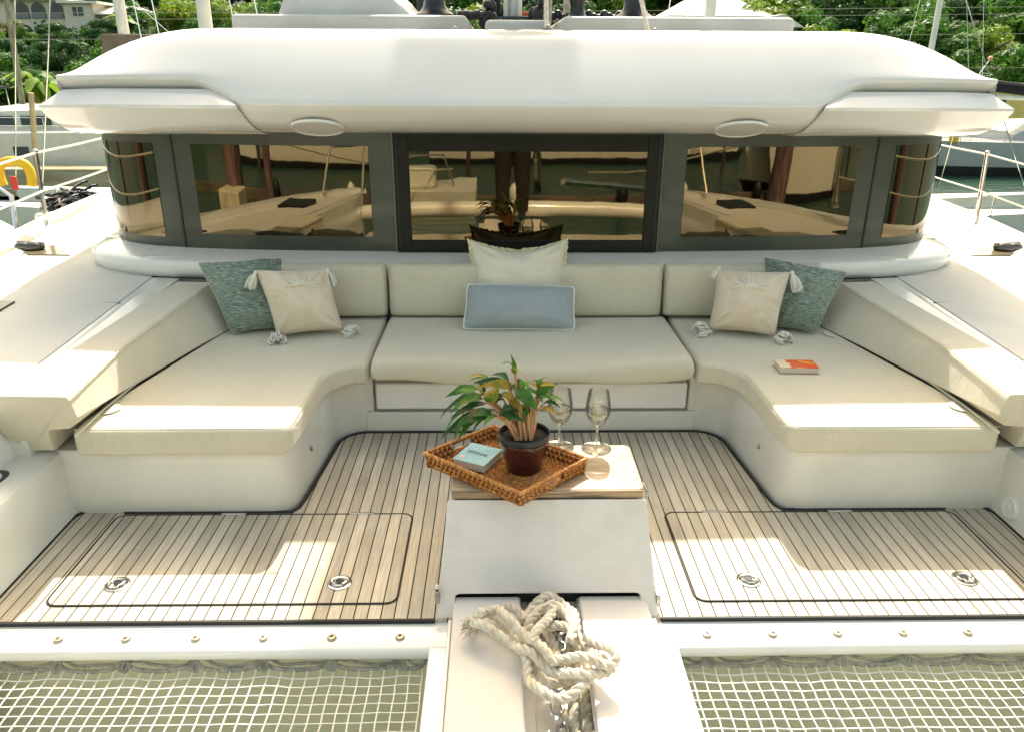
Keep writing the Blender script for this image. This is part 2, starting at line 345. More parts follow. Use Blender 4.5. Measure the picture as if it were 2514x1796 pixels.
# side walls and coamings
for s in (1, -1):
    prof = [(2.085, -.02), (2.10, .02), (2.098, .15), (2.09, .30), (2.10, .328), (2.14, .338), (2.5, .34)]
    mb = MB().grid([[(s*(x+(.0)), y, z) for x, z in prof] for y in (3.16, 3.05, 2.9, 2.6, 2.35, 2.2)])
    mb.grid([[(s*x, 2.2, z) for x, z in prof], [(s*x, 2.2, -.5) for x, z in prof]])
    mb.build('cockpit_side', GELC, CAT)
    MB().prism([(s*x, y) for x, y in [(2.19, 3.0), (2.19, 3.5), (2.16, 4.4), (2.15, 4.76), (2.33, 4.76), (2.33, 3.0)]][::s], .30, .345, z1f=lambda x, y: dz(x, y)-.004).build('ledge', GELC, CAT, smooth=False)
    rr = [(s*x, y) for x, y in rrect(2.19, 2.42, 2.74, 2.88, .05)]
    MB().prism(rr, .336, .3415).build('locker_slot', BLK, CAT, smooth=False)
    MB().prism([(s*x, y) for x, y in rrect(2.205, 2.42, 2.735, 2.855, .05)], .337, .345).build('locker_lid', GELC, CAT, smooth=False)
d = MB(); rows = [[(2.098-h, 2.958+r*cos(a*pi/16), .088+r*sin(a*pi/16)) for a in range(32)] for r, h in ((.052, -.005), (.052, .008), (.046, .012), (.040, .010), (.012, .010), (.011, .014), (.001, .014))]
d.grid(rows, closed=True).build('deck_shower_cover', GEL, CAT)
# ---- front beam
def beam(x0, x1, n=20):
    rows = []
    for i in range(n+1):
        x = lerp(x0, x1, i/n); e = .006*sm(1.2, .4, abs(x))
        rows.append([(x, 2.45, -.03), (x, 2.45, -.014), (x, 2.335, -.012), (x, 2.225-e, -.012), (x, 2.212-e, -.018), (x, 2.206-e, -.03), (x, 2.206-e, -.05), (x, 2.215-e, -.062), (x, 2.38, -.07)])
    return MB().grid(rows)
beam(-2.14, -.365).build('front_beam', GEL, CAT, ang=60); beam(.385, 2.14).build('front_beam', GEL, CAT, ang=60)
BOLTM = mat('bolt_steel', (.38, .34, .26), rough=.35, metal=.7)
for x in (-2.0, -1.76, -1.52, -1.272, -1.03, -.785, -.54, .572, .812, 1.05, 1.29, 1.53, 1.77, 2.0):
    b = MB().lathe([(.017, -.002), (.017, .004), (.013, .010), (.006, .011), (.004, .005), (0.0005, .005)], (x, 2.262, -.012), 16).build('bolt', BOLTM, CAT)
MB().box(-2.6, -.38, 2.36, 4.7, -2.0, -.06).build('bridgedeck', UNDER, CAT, smooth=False)
MB().box(.38, 2.6, 2.36, 4.7, -2.0, -.06).build('bridgedeck', UNDER, CAT, smooth=False)
MB().box(-.38, .38, 2.47, 4.7, -2.0, -.06).build('bridgedeck', UNDER, CAT, smooth=False)
MB().box(-2.6, 2.6, 4.7, 10, -2.0, .3).build('bridgedeck', GEL, CAT, smooth=False)
# ---- console (sloping cover with wooden top)
prof = lambda x: [(x, 2.352, -.01), (x, 2.352, .03), (x, 2.565, .372), (x, 2.62, .385), (x, 2.93, .385), (x, 2.95, .36), (x, 2.97, 0)]
mb = MB()
# sloping front: a plate with an opening for the longeron
def fpt(x, t, o=0): return (x, lerp(2.352, 2.565, t)-o*.86, lerp(-.008, .378, t)+o*.5-o*.0)
wx = lambda t: lerp(.412, .378, t)
out = [(-.412, 0), (-.345, 0), (-.345, .16)]+[(-.34, .205), (-.325, .218)]+[(.325, .218), (.34, .205), (.345, .16), (.345, 0), (.412, 0)]
fr = []
front = []; back = []
ring = [(-wx(0), .015), (-wx(0)+.012, 0), (-.358, 0), (-.347, .015), (-.347, .19), (-.342, .208), (-.328, .216), (.328, .216), (.342, .208), (.347, .19), (.347, .015), (.358, 0), (wx(0)-.012, 0), (wx(0), .015), (wx(1), .985), (wx(1)-.01, 1), (-wx(1)+.01, 1), (-wx(1), .985)]
F = [fpt(x, t, .006) for x, t in ring]; B = [fpt(x, t, -.018) for x, t in ring]; N = len(ring)
mb.add(F+B, [tuple(range(N)), tuple(range(N, 2*N))[::-1]]+[(i, N+i, N+(i+1) % N, (i+1) % N) for i in range(N)])
cons = mb.build('console_cover', CONS, CAT, smooth=False, bevel=.005)
mb = MB()
for s in (1, -1):
    q = [(s*.372, 2.60, .375), (s*.372, 2.93, .375), (s*.405, 2.97, 0), (s*.405, 2.372, 0)]
    mb.add(q+[(p[0]-s*.02, p[1], p[2]) for p in q], [(0,1,2,3), (4,7,6,5), (0,3,7,4), (1,0,4,5), (2,1,5,6), (3,2,6,7)])
mb.add([(-.372, 2.93, .375), (.372, 2.93, .375), (.405, 2.97, 0), (-.405, 2.97, 0), (-.372, 2.58, .372), (.372, 2.58, .372)], [(0,1,2,3), (0,4,5,1)])
mb.build('console_side', CONS, CAT, smooth=False)
tb = MB().prism(rrect(-.366, .374, 2.578, 2.952, .03, 5), .374, .412).build('console_table_top', BOARD, CAT, bevel=.008)
MB().box(-.360, .368, 2.5745, 2.580, .3765, .4085).build('edge_band', BOARDE, tb, bevel=.002)
MB().tube([(.374, 2.66, .40), (.386, 2.63, .40), (.388, 2.59, .395), (.380, 2.57, .37)], .004, 6).build('latch', STEEL, tb)
for s, z in ((-1, .05), (1, .03)): MB().box(s*.412-.008, s*.412+.008, 2.372, 2.392, z, z+.05).build('console_latch', GALV, CAT, bevel=.003)
MB().ball((-.413, 2.395, .108), .011, 6).build('console_stud', STEEL, CAT)
# ---- longeron with two lids and a rope channel
def lng(x0, x1, y1=2.415):
    return MB().box(x0, x1, -.35, y1, -.02, .052)
lng(-.352, -.104).build('channel_lid', CONS, CAT, bevel=.010); lng(.116, .372).build('channel_lid', CONS, CAT, bevel=.010)
mb = MB(); mb.box(-.368, -.354, -.35, 2.30, -.20, .040); mb.box(.374, .390, -.35, 2.30, -.20, .040); mb.box(-.36, .38, -.35, 2.50, -.22, -.10)
mb.box(-.112, -.100, -.35, 2.50, -.10, .02); mb.box(.112, .124, -.35, 2.5, -.10, .02); mb.box(-.11, -.06, -.35, 2.2, -.10, -.085)
mb.box(-.43, -.366, -.35, 2.20, -.16, .0); mb.box(.388, .452, -.35, 2.20, -.16, .0)
mb.build('longeron', GEL, CAT, bevel=.008)
MB().box(-.36, .36, 2.44, 2.50, -.1, .09).build('locker_interior', BLK, CAT, smooth=False)
# ---- trampolines
def net(s):
    mb = MB(); rnd = random.Random(5 if s > 0 else 6); x0, x1 = .455, 2.20; yl, yh = -.2, 2.17
    def h(x, y):
        return -.105-.012*sm(0, .6, yh-y)*(1-((x-1.3)/.9)**2*.8)+.0015*sin(x*9+y*5)
    nx = int((x1-x0)/.0455); ny = int((yh-yl)/.0405)
    jit = {}
    def P(i, j):
        if (i, j) not in jit:
            x = x0+.0455*i; y = yh-.0405*j
            y += .006*sin(x*25.6+1.0)*max(0, 1-j/3)+.0012*sin(i*1.7+j*.8); x += .0012*sin(j*1.3+i*.6)+rnd.uniform(-.0010, .0010); y += rnd.uniform(-.0012, .0012)
            jit[i, j] = (s*x, y, h(x, y))
        return jit[i, j]
    for j in range(ny+1): mb.tube([P(i, j) for i in range(nx+1)], .0027, 5, caps=False)
    for i in range(nx+1):
        mb.tube([(P(i, 0)[0], P(i, 0)[1]+.03, P(i, 0)[2]+.01)]+[P(i, j) for j in range(ny+1)], .0027, 5, caps=False)
    n_ = mb.build('trampoline_net', NET, CAT, fixn=False)
    lc = MB(); pts = []
    bx = [.45, .572, .812, 1.05, 1.29, 1.53, 1.77, 2.0, 2.2] if s > 0 else [.45, .54, .785, 1.03, 1.272, 1.52, 1.76, 2.0, 2.2]
    for a, b in zip(bx[:-1], bx[1:]):
        for t in (0, .2, .5, .8): pts.append((s*lerp(a, b, t), 2.222-.022*(4*t*(1-t))**.6, -.088-.008*(4*t*(1-t))))
    rope(lc, pts, .0085, n=5, step=.012)
    rope(lc, [(p[0]+.02, p[1]+.016, p[2]+.01+.006*sin(i*2.1)) for i, p in enumerate(pts)], .0065, n=5, step=.012)
    for x in bx[1:-1]:
        for k in range(4): lc.tube([(s*x+(k-1.5)*.007+.013*cos(a*pi/5), 2.217+.014*sin(a*pi/5)-.003*k, -.085+.014*sin(a*pi/5)*.9) for a in range(10)], .0035, 5, closed=True)
        lc.tube([(s*x, 2.235, -.085), (s*x+.003, 2.25, -.055)], .004, 5)
    lc.build('lacing_rope', GROPE, n_, fixn=False)
net(1); net(-1)
# ---- decks and hulls
def outer(y): 
    K = [(-.4, 2.42), (-.1, 2.62), (.8, 2.95), (2, 3.22), (4, 3.55), (5.6, 3.78), (6.5, 3.94), (8, 4.08), (11, 4.2)]
    for a, b in zip(K[:-1], K[1:]):
        if y <= b[0]: return lerp(a[1], b[1], max(0, (y-a[0])/(b[0]-a[0])))
    return K[-1][1]
for s in (1, -1):
    ys = [-.4, -.25, 0, .4, .8, 1.4, 2, 2.9, 3.6, 4.2, 4.7, 5.2, 5.8, 6.5, 7.5, 9, 11]
    rows = []
    for y in ys:
        xi = 2.26 if y > 2.85 else 2.22+.1*sm(.6, -.4, y); xo = outer(y); z = dz(0, y) if y > 2.8 else lerp(.36, .585, max(0, (y+.4)/3.2))
        rows.append([(s*xi, y, -2.1), (s*xi, y, z-.03), (s*(xi+.01), y, z-.008), (s*(xi+.035), y, z), (s*(lerp(xi, xo, .5)), y, z+.01), (s*(xo-.17), y, z+.0), (s*(xo-.15), y, z+.05), (s*(xo-.03), y, z+.062), (s*(xo), y, z+.03), (s*(xo+.02), y, z-.3), (s*(xo-.1), y, -2.1)])
    h = MB().grid(rows, caps=True).build('hull', GEL, CAT, ang=30)
    rows = [[(s*lerp(2.315, outer(y)-.30, t), y, (dz(0, y) if y > 2.8 else lerp(.36, .585, max(0, (y+.4)/3.2)))+.0045+.0102*(1-abs(2*t-1))*.9) for t in (0, .25, .5, .75, 1)] for y in ys[1:]]
    MB().grid(rows).build('nonskid_panel', NONSKID, h)
    for yy, a, b in ((4.22, 2.30, 2.86), (4.22, 3.3, 3.5)): g = MB().box(min(s*a, s*b), max(s*a, s*b), yy, yy+.003, .655, .6605); g.build('deck_seam', FRIT, h, smooth=False)
    # flush hull window hatch
    MB().prism([(s*x, y) for x, y in [(2.87, 3.72), (3.2, 3.72), (3.3, 4.2), (2.87, 4.2)]][::s], .62, .672, z1f=lambda x, y: dz(x, y)+.024).build('flush_hatch', GLASSD, h, smooth=False)
    MB().prism([(s*x, y) for x, y in [(3.08, 5.22), (3.38, 5.25), (3.58, 5.52), (3.34, 5.52)]][::s], .68, .697).build('flush_hatch', mat('smoked_hatch', (.17, .13, .08), rough=.15), h, smooth=False)
    c = MB().ball((s*3.42, 5.38, .715), .06, 8, (1.5, .8, .65)); c.ball((s*3.47, 5.36, .725), .035, 6, (1.6, .9, .8))
    c.tube([(s*3.34, 5.38, .73), (s*3.52, 5.40, .735)], .02, 8); c.build('mooring_cleat', mat('cleat_steel', (.12, .115, .10), rough=.3, metal=.8), h)
    # stanchions and life lines
    base = {1: [(3.28, 3.2), (3.60, 6.08), (4.02, 9.0)], -1: [(3.30, 3.4), (3.63, 5.98), (4.02, 9.0)]}[s]
    st = []
    for x, y in base:
        z = .74; m2_ = MB().tube([(s*x, y, z), (s*(x-.03), y, z+.55)], .016, 10); m2_.lathe([(.04, 0), (.04, .01), (.02, .02), (.018, .05)], (s*x, y, z), 14)
        m2_.ball((s*(x-.03), y, z+.555), .019, 6); m2_.build('stanchion', STEEL, CAT); st.append((s*(x-.03), y, z))
    for hh, rr in ((.545, .0085), (.27, .0075)):
        pts = []
        for a, b in zip(st[:-1], st[1:]): pts += [Vector(a).lerp(Vector(b), t)+Vector((0, 0, hh-.02*4*t*(1-t))) for t in (0, .25, .5, .75)]
        pts.append(Vector(st[-1])+Vector((0, 0, hh))); MB().tube(pts, rr, 6).build('lifeline', NET, CAT)
# ---- coachroof base flange
FL = [(0, 4.60), (1.0, 4.61), (1.6, 4.63), (2.0, 4.66), (2.3, 4.70), (2.5, 4.76), (2.66, 4.84), (2.78, 4.95), (2.86, 5.1), (2.91, 5.3), (2.95, 5.6), (2.98, 6.2), (3.0, 9.5)]
WN = [(0, 4.83), (.82, 4.835), (1.6, 4.87), (2.0, 4.91), (2.2, 4.945), (2.36, 4.985), (2.5, 5.04), (2.62, 5.12), (2.72, 5.23), (2.79, 5.36), (2.83, 5.52), (2.86, 5.8), (2.88, 6.4), (2.92, 9.5)]
def full(P): return [(-x, y) for x, y in P[:0:-1]]+list(P)
rows = []
for (x, y) in full(FL):
    # inward direction
    a = abs(x); i = [abs(p[0]) for p in FL].index(a); p0 = FL[max(0, i-1)]; p1 = FL[min(len(FL)-1, i+1)]
    tx, ty = p1[0]-p0[0], p1[1]-p0[1]; L = math.hypot(tx, ty); nx, ny = -ty/L, tx/L
    sx = 1 if x >= 0 else -1
    if x == 0: nx = 0; ny = 1
    rows.append([(x+sx*nx*d, y+ny*d, z) for d, z in ((.06, .64), (.03, .68), (.010, .695), (.0, .72), (.0, .755), (.006, .772), (.022, .782), (.06, .789), (.14, .803), (.32, .818))])
MB().grid(rows).build('coachroof_base', GEL, CAT, ang=60)
MB().grid([[(x*1.004, y-.008, z) for z in (.680, .689)] for x, y in full(FL)]).build('base_seal', BLACK, CAT)
MB().box(-2.86, 2.86, 5.3, 5.36, .2, .80).build('sun_stop_bulkhead', GELC, CAT, smooth=False)  # hidden walls added to stop sun leaking through the hollow cabin
MB().box(-2.40, 2.40, 4.765, 4.79, .2, .795).build('sun_stop_bulkhead', GELC, CAT, smooth=False)
MB().box(-2.9, 2.9, 9.2, 9.3, .2, 2.05).build('sun_stop_bulkhead', GELC, CAT, smooth=False)
# ---- window band
def wdense(n=8):
    P = spline([(x, y, 0) for x, y in full(WN)], n); return [(p.x, p.y) for p in P]
WD = wdense()
WL = [0]
for a, b in zip(WD[:-1], WD[1:]): WL.append(WL[-1]+math.dist(a, b))
def wat(L_):
    for i in range(len(WL)-1):
        if WL[i+1] >= L_: t = (L_-WL[i])/(WL[i+1]-WL[i]); return lerp(WD[i][0], WD[i+1][0], t), lerp(WD[i][1], WD[i+1][1], t)
    return WD[-1]
def Lx(x):  # arc length at X on the front side
    best = min((i for i in range(len(WD)) if WD[i][1] < 5.9), key=lambda i: abs(WD[i][0]-x))
    for i in range(len(WD)-1):
        if WD[i][0] <= x <= WD[i+1][0]: return lerp(WL[i], WL[i+1], (x-WD[i][0])/(WD[i+1][0]-WD[i][0]))
    return WL[best]
def wpatch(La, Lb, z0, z1, off, n=24, th=.012, r=0):
    F_ = []; 
    for i in range(n+1):
        L_ = lerp(La, Lb, i/n); x, y = wat(L_); x2, y2 = wat(L_+.01); tx, ty = x2-x, y2-y; q = math.hypot(tx, ty) or 1; nx, ny = ty/q, -tx/q
        F_.append((x, y, nx, ny))
    rows = [[(x+nx*o, y+ny*o, z) for (o, z) in ((off-th, z0), (off, z0), (off, z1), (off-th, z1))] for x, y, nx, ny in F_]
    return MB().grid(rows, closed=True, caps=True)
band = wpatch(.3, WL[-1]-.3, .80, 1.60, 0, 160, .04).build('window_band', FRIT, CAT, ang=40)
Lc = Lx(0)
ALU = mat('dull_trim', (.22, .22, .18), rough=.5)
for s in (1, -1):
    def pr(a, b, z0, z1, nm, M, off=.004, par=band, n=16):
        la, lb = (Lc+a, Lc+b) if s > 0 else (Lc-b, Lc-a)
        return wpatch(la, lb, z0, z1, off, n, .012).build(nm, M, par, ang=50)
    pr(.965, 2.055, .905, 1.452, 'window_pane', GLASSD)
    pr(2.175, 2.187, .805, 1.55, 'window_joint', BLACK, .005)
    pr(2.315, 3.05, .875, 1.452, 'window_pane', GLASSD, n=30)
    pr(3.4, 6.8, .9, 1.452, 'window_pane', GLASSD, n=30)
    pr(.814, .822, .81, 1.555, 'window_joint', ALU, .004)
cf = MB(); cf.box(-.812, -.72, 4.80, 4.86, .815, 1.548); cf.box(.72, .812, 4.80, 4.86, .815, 1.548); cf.box(-.72, .72, 4.80, 4.86, 1.425, 1.548); cf.box(-.72, .72, 4.80, 4.86, .815, .887)
cf = cf.build('front_window', DARKF, CAT, bevel=.004)
ff = MB(); ff.box(-.795, -.786, 4.795, 4.82, .83, 1.53); ff.box(.786, .795, 4.795, 4.82, .83, 1.53); ff.box(-.795, .795, 4.795, 4.82, 1.522, 1.53); ff.build('frame_trim', BLACK, cf, smooth=False)
MB().box(-.722, .722, 4.815, 4.835, .885, 1.427).build('pane', GLASSD, cf, smooth=False)
# ---- roof shell
SH = [-2.6, -2.55, -2.46, -2.34, -2.2, -2.06, -1.96, -1.90, -1.84, -1.79, -1.74, -1.69, -1.64, -1.59, -1.54, -1.45, -1.3, -1.1, -.8, -.4]
SH = SH+[0]+[-x for x in SH[::-1]]
def fY(y): return .975+.02*sm(4.5, 5.2, y)+.015*sm(5.0, 6.2, y)
def roofsec(s_):
    a = abs(s_); k = sm(1.55, 1.88, a)**.8; yc = 4.28+.012*a*a
    C0 = [(4.90, 1.545), (4.74, 1.535), (4.60, 1.542), (4.48, 1.572), (4.38, 1.625), (yc+.02, 1.685), (yc, 1.712), (yc+.008, 1.728), (4.385+.01*a*a, 1.840)]
    b_ = .008*a*a
    C1 = [(4.95, 1.76), (4.85, 1.762), (4.75, 1.765), (4.66, 1.77), (4.56, 1.775), (4.50, 1.78), (4.44+b_, 1.788), (4.385+b_, 1.838), (4.392+b_, 1.850)]
    T = [(4.47+b_, 1.925), (4.53+b_, 1.984), (4.575+b_, 2.026), (4.61+b_, 2.056), (4.65+b_, 2.078), (4.71+b_, 2.092), (4.80, 2.098), (5.0, 2.102), (6.2, 2.10), (8, 2.10), (10, 2.10)]
    P = [(lerp(p[0], q[0], k), lerp(p[1], q[1], k)) for p, q in zip(C0, C1)]+T
    drop = .0 if a < 1.75 else .27*((a-1.75)/.85)**2.6; out = []
    for i, (y, z) in enumerate(P):
        if i >= 9: z = 1.845+(z-1.845)*(1-drop/.30)
        out.append((s_*fY(y), y, z))
    return out
rows = [roofsec(x) for x in SH]
for r0, sgn in ((rows[0], 1), (rows[-1], 1)): pass
mb = MB().grid(rows)
for r0 in (rows[0], rows[-1]):
    low = [(p[0], p[1], 1.76) for p in r0[8:]]; mb.grid([r0[8:], low])
roof = mb.build('coachroof', GELR, CAT, ang=28)
sub = roof.modifiers.new('sub', 'SUBSURF'); sub.levels = 1; sub.render_levels = 1
# lower side visors
def ear(s):
    rows = []
    for a in (1.505, 1.51, 1.53, 1.6, 1.8, 2.0, 2.3):
        c = 4.276+.012*a*a; k = sm(1.525, 1.505, a); e = max(0, 1-(a-1.505)/.4)
        rows.append([(a+.17*e, 4.95, 1.765), (a+.165*e, 4.44+.012*k, 1.785), (a+.16*e, 4.412+.004*a*a+.010*k, 1.783), (a+.05*e, c+.010*k, 1.708), (a+.045*e, c+.012*k, 1.690), (a+.03*e, c+.072+.01*k, 1.628), (a+.01*e, 4.465+.01*k, 1.572), (a, 4.60, 1.538-.001), (a, 4.75, 1.529), (a, 4.95, 1.529)])
    rows.append([(2.45, 4.95, 1.765), (2.50, 4.49, 1.781), (2.515, 4.455, 1.777), (2.622, 4.39, 1.700), (2.625, 4.392, 1.688), (2.625, 4.46, 1.632), (2.60, 4.56, 1.570), (2.585, 4.66, 1.534), (2.5, 4.80, 1.528), (2.4, 4.95, 1.528)])
    rows.append([(2.55, 5.2, 1.765), (2.74, 5.1, 1.767), (2.77, 5.09, 1.763), (2.895, 5.06, 1.700), (2.90, 5.06, 1.688), (2.895, 5.08, 1.632), (2.88, 5.1, 1.570), (2.86, 5.1, 1.534), (2.7, 5.15, 1.528), (2.55, 5.2, 1.528)])
    rows.append([(2.6, 6.4, 1.765), (2.83, 6.4, 1.767), (2.86, 6.4, 1.763), (3.0, 6.4, 1.700), (3.005, 6.4, 1.688), (3.0, 6.4, 1.632), (2.99, 6.4, 1.570), (2.96, 6.4, 1.534), (2.8, 6.4, 1.528), (2.6, 6.4, 1.528)])
    rows.append([(x+.03, 10, z) for x, y, z in rows[-1]])
    rows = [[(s*x, y, z) for x, y, z in r] for r in rows]
    return MB().grid(rows, closed=True, caps=True).build('roof_visor', GELR, CAT, ang=25)
ear(1); ear(-1)
for s, x in ((-1, -1.17), (1, 1.16)):
    m_ = MB(); c = Vector((x, 4.455, 1.580)); n_ = Vector((0, -.38, -.925)).normalized(); uu = Vector((1, 0, 0)); vv = n_.cross(uu)
    rowsL = [[tuple(c+uu*cos(a*pi/20)*r*1.0+vv*sin(a*pi/20)*r*.86+n_*h) for a in range(40)] for r, h in ((.150, -.01), (.148, .001), (.143, .004), (.132, .004), (.128, .001), (.05, .004), (.001, .005))]
    m_.grid(rowsL, closed=True).build('roof_speaker', GELR, CAT)
    MB().ball((s*1.75, 4.37, 1.655), .006, 5).build('roof_screw', BLK, CAT)
# raised deck on the roof behind
ms = MB(); 
PLAT_SHADE = mat('shaded_platform_gelcoat', (.50, .49, .45), rough=.5, var=.1)  # gelcoat darkened to stand for the shade on the unlit front faces
def rb(x0, x1, y0, y1, z0, z1, nm='roof_platform', M=PLAT_SHADE, bv=.04): return MB().box(x0, x1, y0, y1, z0, z1).build(nm, M, CAT, bevel=bv)
rb(-2.25, -.42, 6.6, 9.5, 2.1, 2.265); rb(.32, 2.15, 6.6, 9.5, 2.1, 2.262); rb(-.28, .22, 6.4, 9.5, 2.1, 2.225)
rb(-.5, .4, 7.4, 9.5, 2.1, 2.19)
# helm windscreen / bulkhead dome
rows = []
for i in range(15):
    t = i/14; x = lerp(-1.93, -.86, t); hh = .26*(1-abs(2*t-.95)**2.6) if t > .3 else .30*sm(-.05, .3, t)*.87+.0
    zt = 2.25+max(.01, (.36 if t < .35 else .36*(1-((t-.35)/.66)**2.3))*sm(-.02, .14, t))
    rows.append([(x, 6.75, 2.2), (x, 6.78, 2.2+(zt-2.2)*.8), (x, 6.86, zt), (x, 7.5, zt+.05), (x, 7.8, 2.2)])
MB().grid(rows, caps=True).build('helm_console', mat('grey_gelcoat', (.56, .55, .52), rough=.4, var=.08), CAT, ang=60)
MB().box(-.90, -.84, 7.6, 7.75, 2.2, 2.9).build('helm_post', BLK, CAT, bevel=.01)
def winch(x, y, z, sc=1.0, nm='winch'):
    o = MB().lathe([(0.001, 0), (.17, 0), (.17, .03), (.12, .06), (.095, .10), (.085, .18), (.10, .24), (.125, .26), (.125, .30), (.07, .31), (.07, .35), (0.001, .35)], (0, 0, 0), 24)
    o.v = [(x+p[0]*sc, y+p[1]*sc, z+p[2]*sc) for p in o.v]; return o.build(nm, BLK, CAT)
winch(-.70, 7.0, 2.26, .95); winch(.94, 7.0, 2.25, .95); winch(.50, 7.3, 2.25, .7)
mast = MB(); rows = [[(.0+.085*cos(a*pi/12)-.045, 7.8+.15*sin(a*pi/12), z) for a in range(24)] for z in (2.3, 4, 8, 13)]
mast = mast.grid(rows, closed=True, caps=True).build('mast', mat('mast_paint', (.62, .64, .64), rough=.3, metal=.2), CAT)
MB().box(-.24, .15, 7.55, 8.05, 2.2, 2.31).build('mast_step', mat('green_black_metal', (.02, .05, .045), rough=.4), mast, bevel=.02)
bag = []
for i in range(9):
    t = i/8; y = lerp(7.95, 12.6, t); w = .47*(1-.25*t); h0 = 4.55; h1 = lerp(8.6, 5.6, t)
    bag.append([(.10+w*.25*cos(0)*k, y, z) for k, z in ((-1, h0), (1, h0))]+[(.10+w*sx, y, h0+(h1-h0)*q) for sx, q in ((1, .25), (1.02, .6), (.75, .9), (0, 1), (-.75, .9), (-1.02, .6), (-1, .25))])
MB().grid(bag, closed=True, caps=True).build('sail_bag', mat('shade_bag_cloth', (.55, .50, .42), rough=.9, var=.1), CAT)  # unseen sail bag, added and shaped to cast the shade on roof and foredeck
rig = MB(); rnd = random.Random(3)
rig.tube([(-.30, 7.3, 2.2), (-.26, 7.3, 3.4)], .016, 8); rig.tube([(.27, 7.4, 2.2), (.30, 7.4, 3.5)], .014, 6); rig.tube([(.45, 7.6, 2.25), (.45, 7.6, 3.5)], .05, 10)
rig.tube([(.18, 6.35, 2.17), (.22, 7.4, 3.5)], .019, 8); rig.tube([(.95, 6.35, 2.15), (.78, 7.4, 3.3)], .016, 8)
rig.build('halyard', ROPE, CAT)
for k in range(26):
    bl = MB()
    sx = -1 if k % 2 else 1; bl.ball((-.04+sx*rnd.uniform(.13, .30), 7.4+rnd.uniform(-.1, .3), 2.27+rnd.uniform(-.03, .20)), rnd.uniform(.03, .055), 6, (1, 1, rnd.uniform(.8, 1.6))).build('deck_block', BLK, CAT)
bl = MB()
for k in range(14): bl.ball((.30+k*.045, 7.45, 2.30+.02*sin(k*2)), .04, 5)
bl.build('line_bundle', BLK, CAT); bl = MB()
for k in range(7): bl.ball((-.62+k*.045+.12, 7.3, 2.30+.01*sin(k*3)), .045, 5, (1, 1, .9))
bl.build('line_bundle', BLK, CAT)
bl2 = MB().box(-.56, .62, 7.95, 8.02, 2.30, 2.365).build('orange_rail', mat('orange_cover', (.55, .12, .03), rough=.7), CAT, bevel=.01)
md = MB().ball((.185, 6.30, 2.165), .026, 6); md.box(.07, .30, 6.25, 6.29, 2.142, 2.15); md.ball((-.50, 6.3, 2.155), .02, 5); md.ball((.99, 6.3, 2.15), .02, 5)
md.build('deck_fitting', GALV, CAT)
# foredeck far forward: crossbeam and forestay seen in the window reflections
MB().tube([(-2.5, -.32, .10), (-1.2, -.36, .17), (0, -.38, .19), (1.2, -.36, .17), (2.5, -.32, .10)], .10, 16).build('crossbeam', GEL, CAT)
for s in (1, -1): MB().tube([(s*2.3, -.3, .4), (s*2.25, -.45, .95), (s*2.6, .2, .98), (s*2.66, .5, .48)], .018, 8).build('pulpit', STEEL, CAT)
for s in (1, -1): MB().box(min(s*2.5, s*2.85), max(s*2.5, s*2.85), 1.3, 1.75, .50, .545).build('bow_hatch', DARKF, CAT, bevel=.01)

# ================================================================== CUSHIONS
SG = 'lounge seat cushions'
def cushion(name, outline, z0, z1, M, label, bev=.028):
    cx = sum(p[0] for p in outline)/len(outline); cy = sum(p[1] for p in outline)/len(outline)
    b = bmesh.new(); vs = [b.verts.new((p[0]-cx, p[1]-cy, 0)) for p in outline]; f = b.faces.new(vs)
    if f.normal.z < 0 or f.calc_area() == 0: f.normal_flip()
    f.normal_update()
    r = bmesh.ops.extrude_face_region(b, geom=[f]); tv = [e for e in r['geom'] if isinstance(e, bmesh.types.BMVert)]
    for v in tv: v.co.z = z1-z0
    bmesh.ops.recalc_face_normals(b, faces=b.faces)
    me = bpy.data.meshes.new(name); b.to_mesh(me); b.free(); me.materials.append(M)
    me.polygons.foreach_set('use_smooth', [True]*len(me.polygons))
    o = bpy.data.objects.new(name, me); COL.objects.link(o); o.location = (cx, cy, z0)
    q = o.modifiers.new('bevel', 'BEVEL'); q.width = bev; q.segments = 5; q.limit_method = 'ANGLE'; q.angle_limit = R(50); q.harden_normals = True
    tag(o, label, 'cushion', 'lounge cushions'); return o
sc_o = [(1.99, 2.985), (1.12, 2.99), (1.075, 3.02), (1.067, 3.2), (1.066, 3.45), (1.060, 3.58), (1.035, 3.67), (.985, 3.735), (.925, 3.768), (.862, 3.777), (.866, 4.2), (.872, 4.62), (1.74, 4.62), (1.80, 4.2), (1.96, 3.35), (1.995, 3.1)]
for s in (1, -1):
    side = 'right' if s > 0 else 'left'
    c_ = cushion('seat_cushion', [(s*x, y) for x, y in sc_o][::s], .340, .466, SEAT, 'long beige seat cushion on the %s, %s' % (side, 'with the orange book lying on it' if s > 0 else 'bare but for two pillows at its back'))
    pp_ = [Vector((s*(x+(-.016 if i < 6 and i > 0 else 0)), y+.0, .4665)) for i, (x, y) in enumerate(sc_o[:10])]
    cx_ = sum(p.x for p in pp_)/10; pp_ = [Vector((p.x+(.022 if s > 0 else -.022)*(1 if i > 1 else 0), p.y+.020, p.z-.0012)) for i, p in enumerate(pp_)]
    MB().tube(spline(pp_, 5), .0016, 5).build('seam', SEATB, c_)
    zp = [Vector((s*x*(.999 if i else 1), y-.0008, .395)) for i, (x, y) in enumerate(sc_o[:10])]
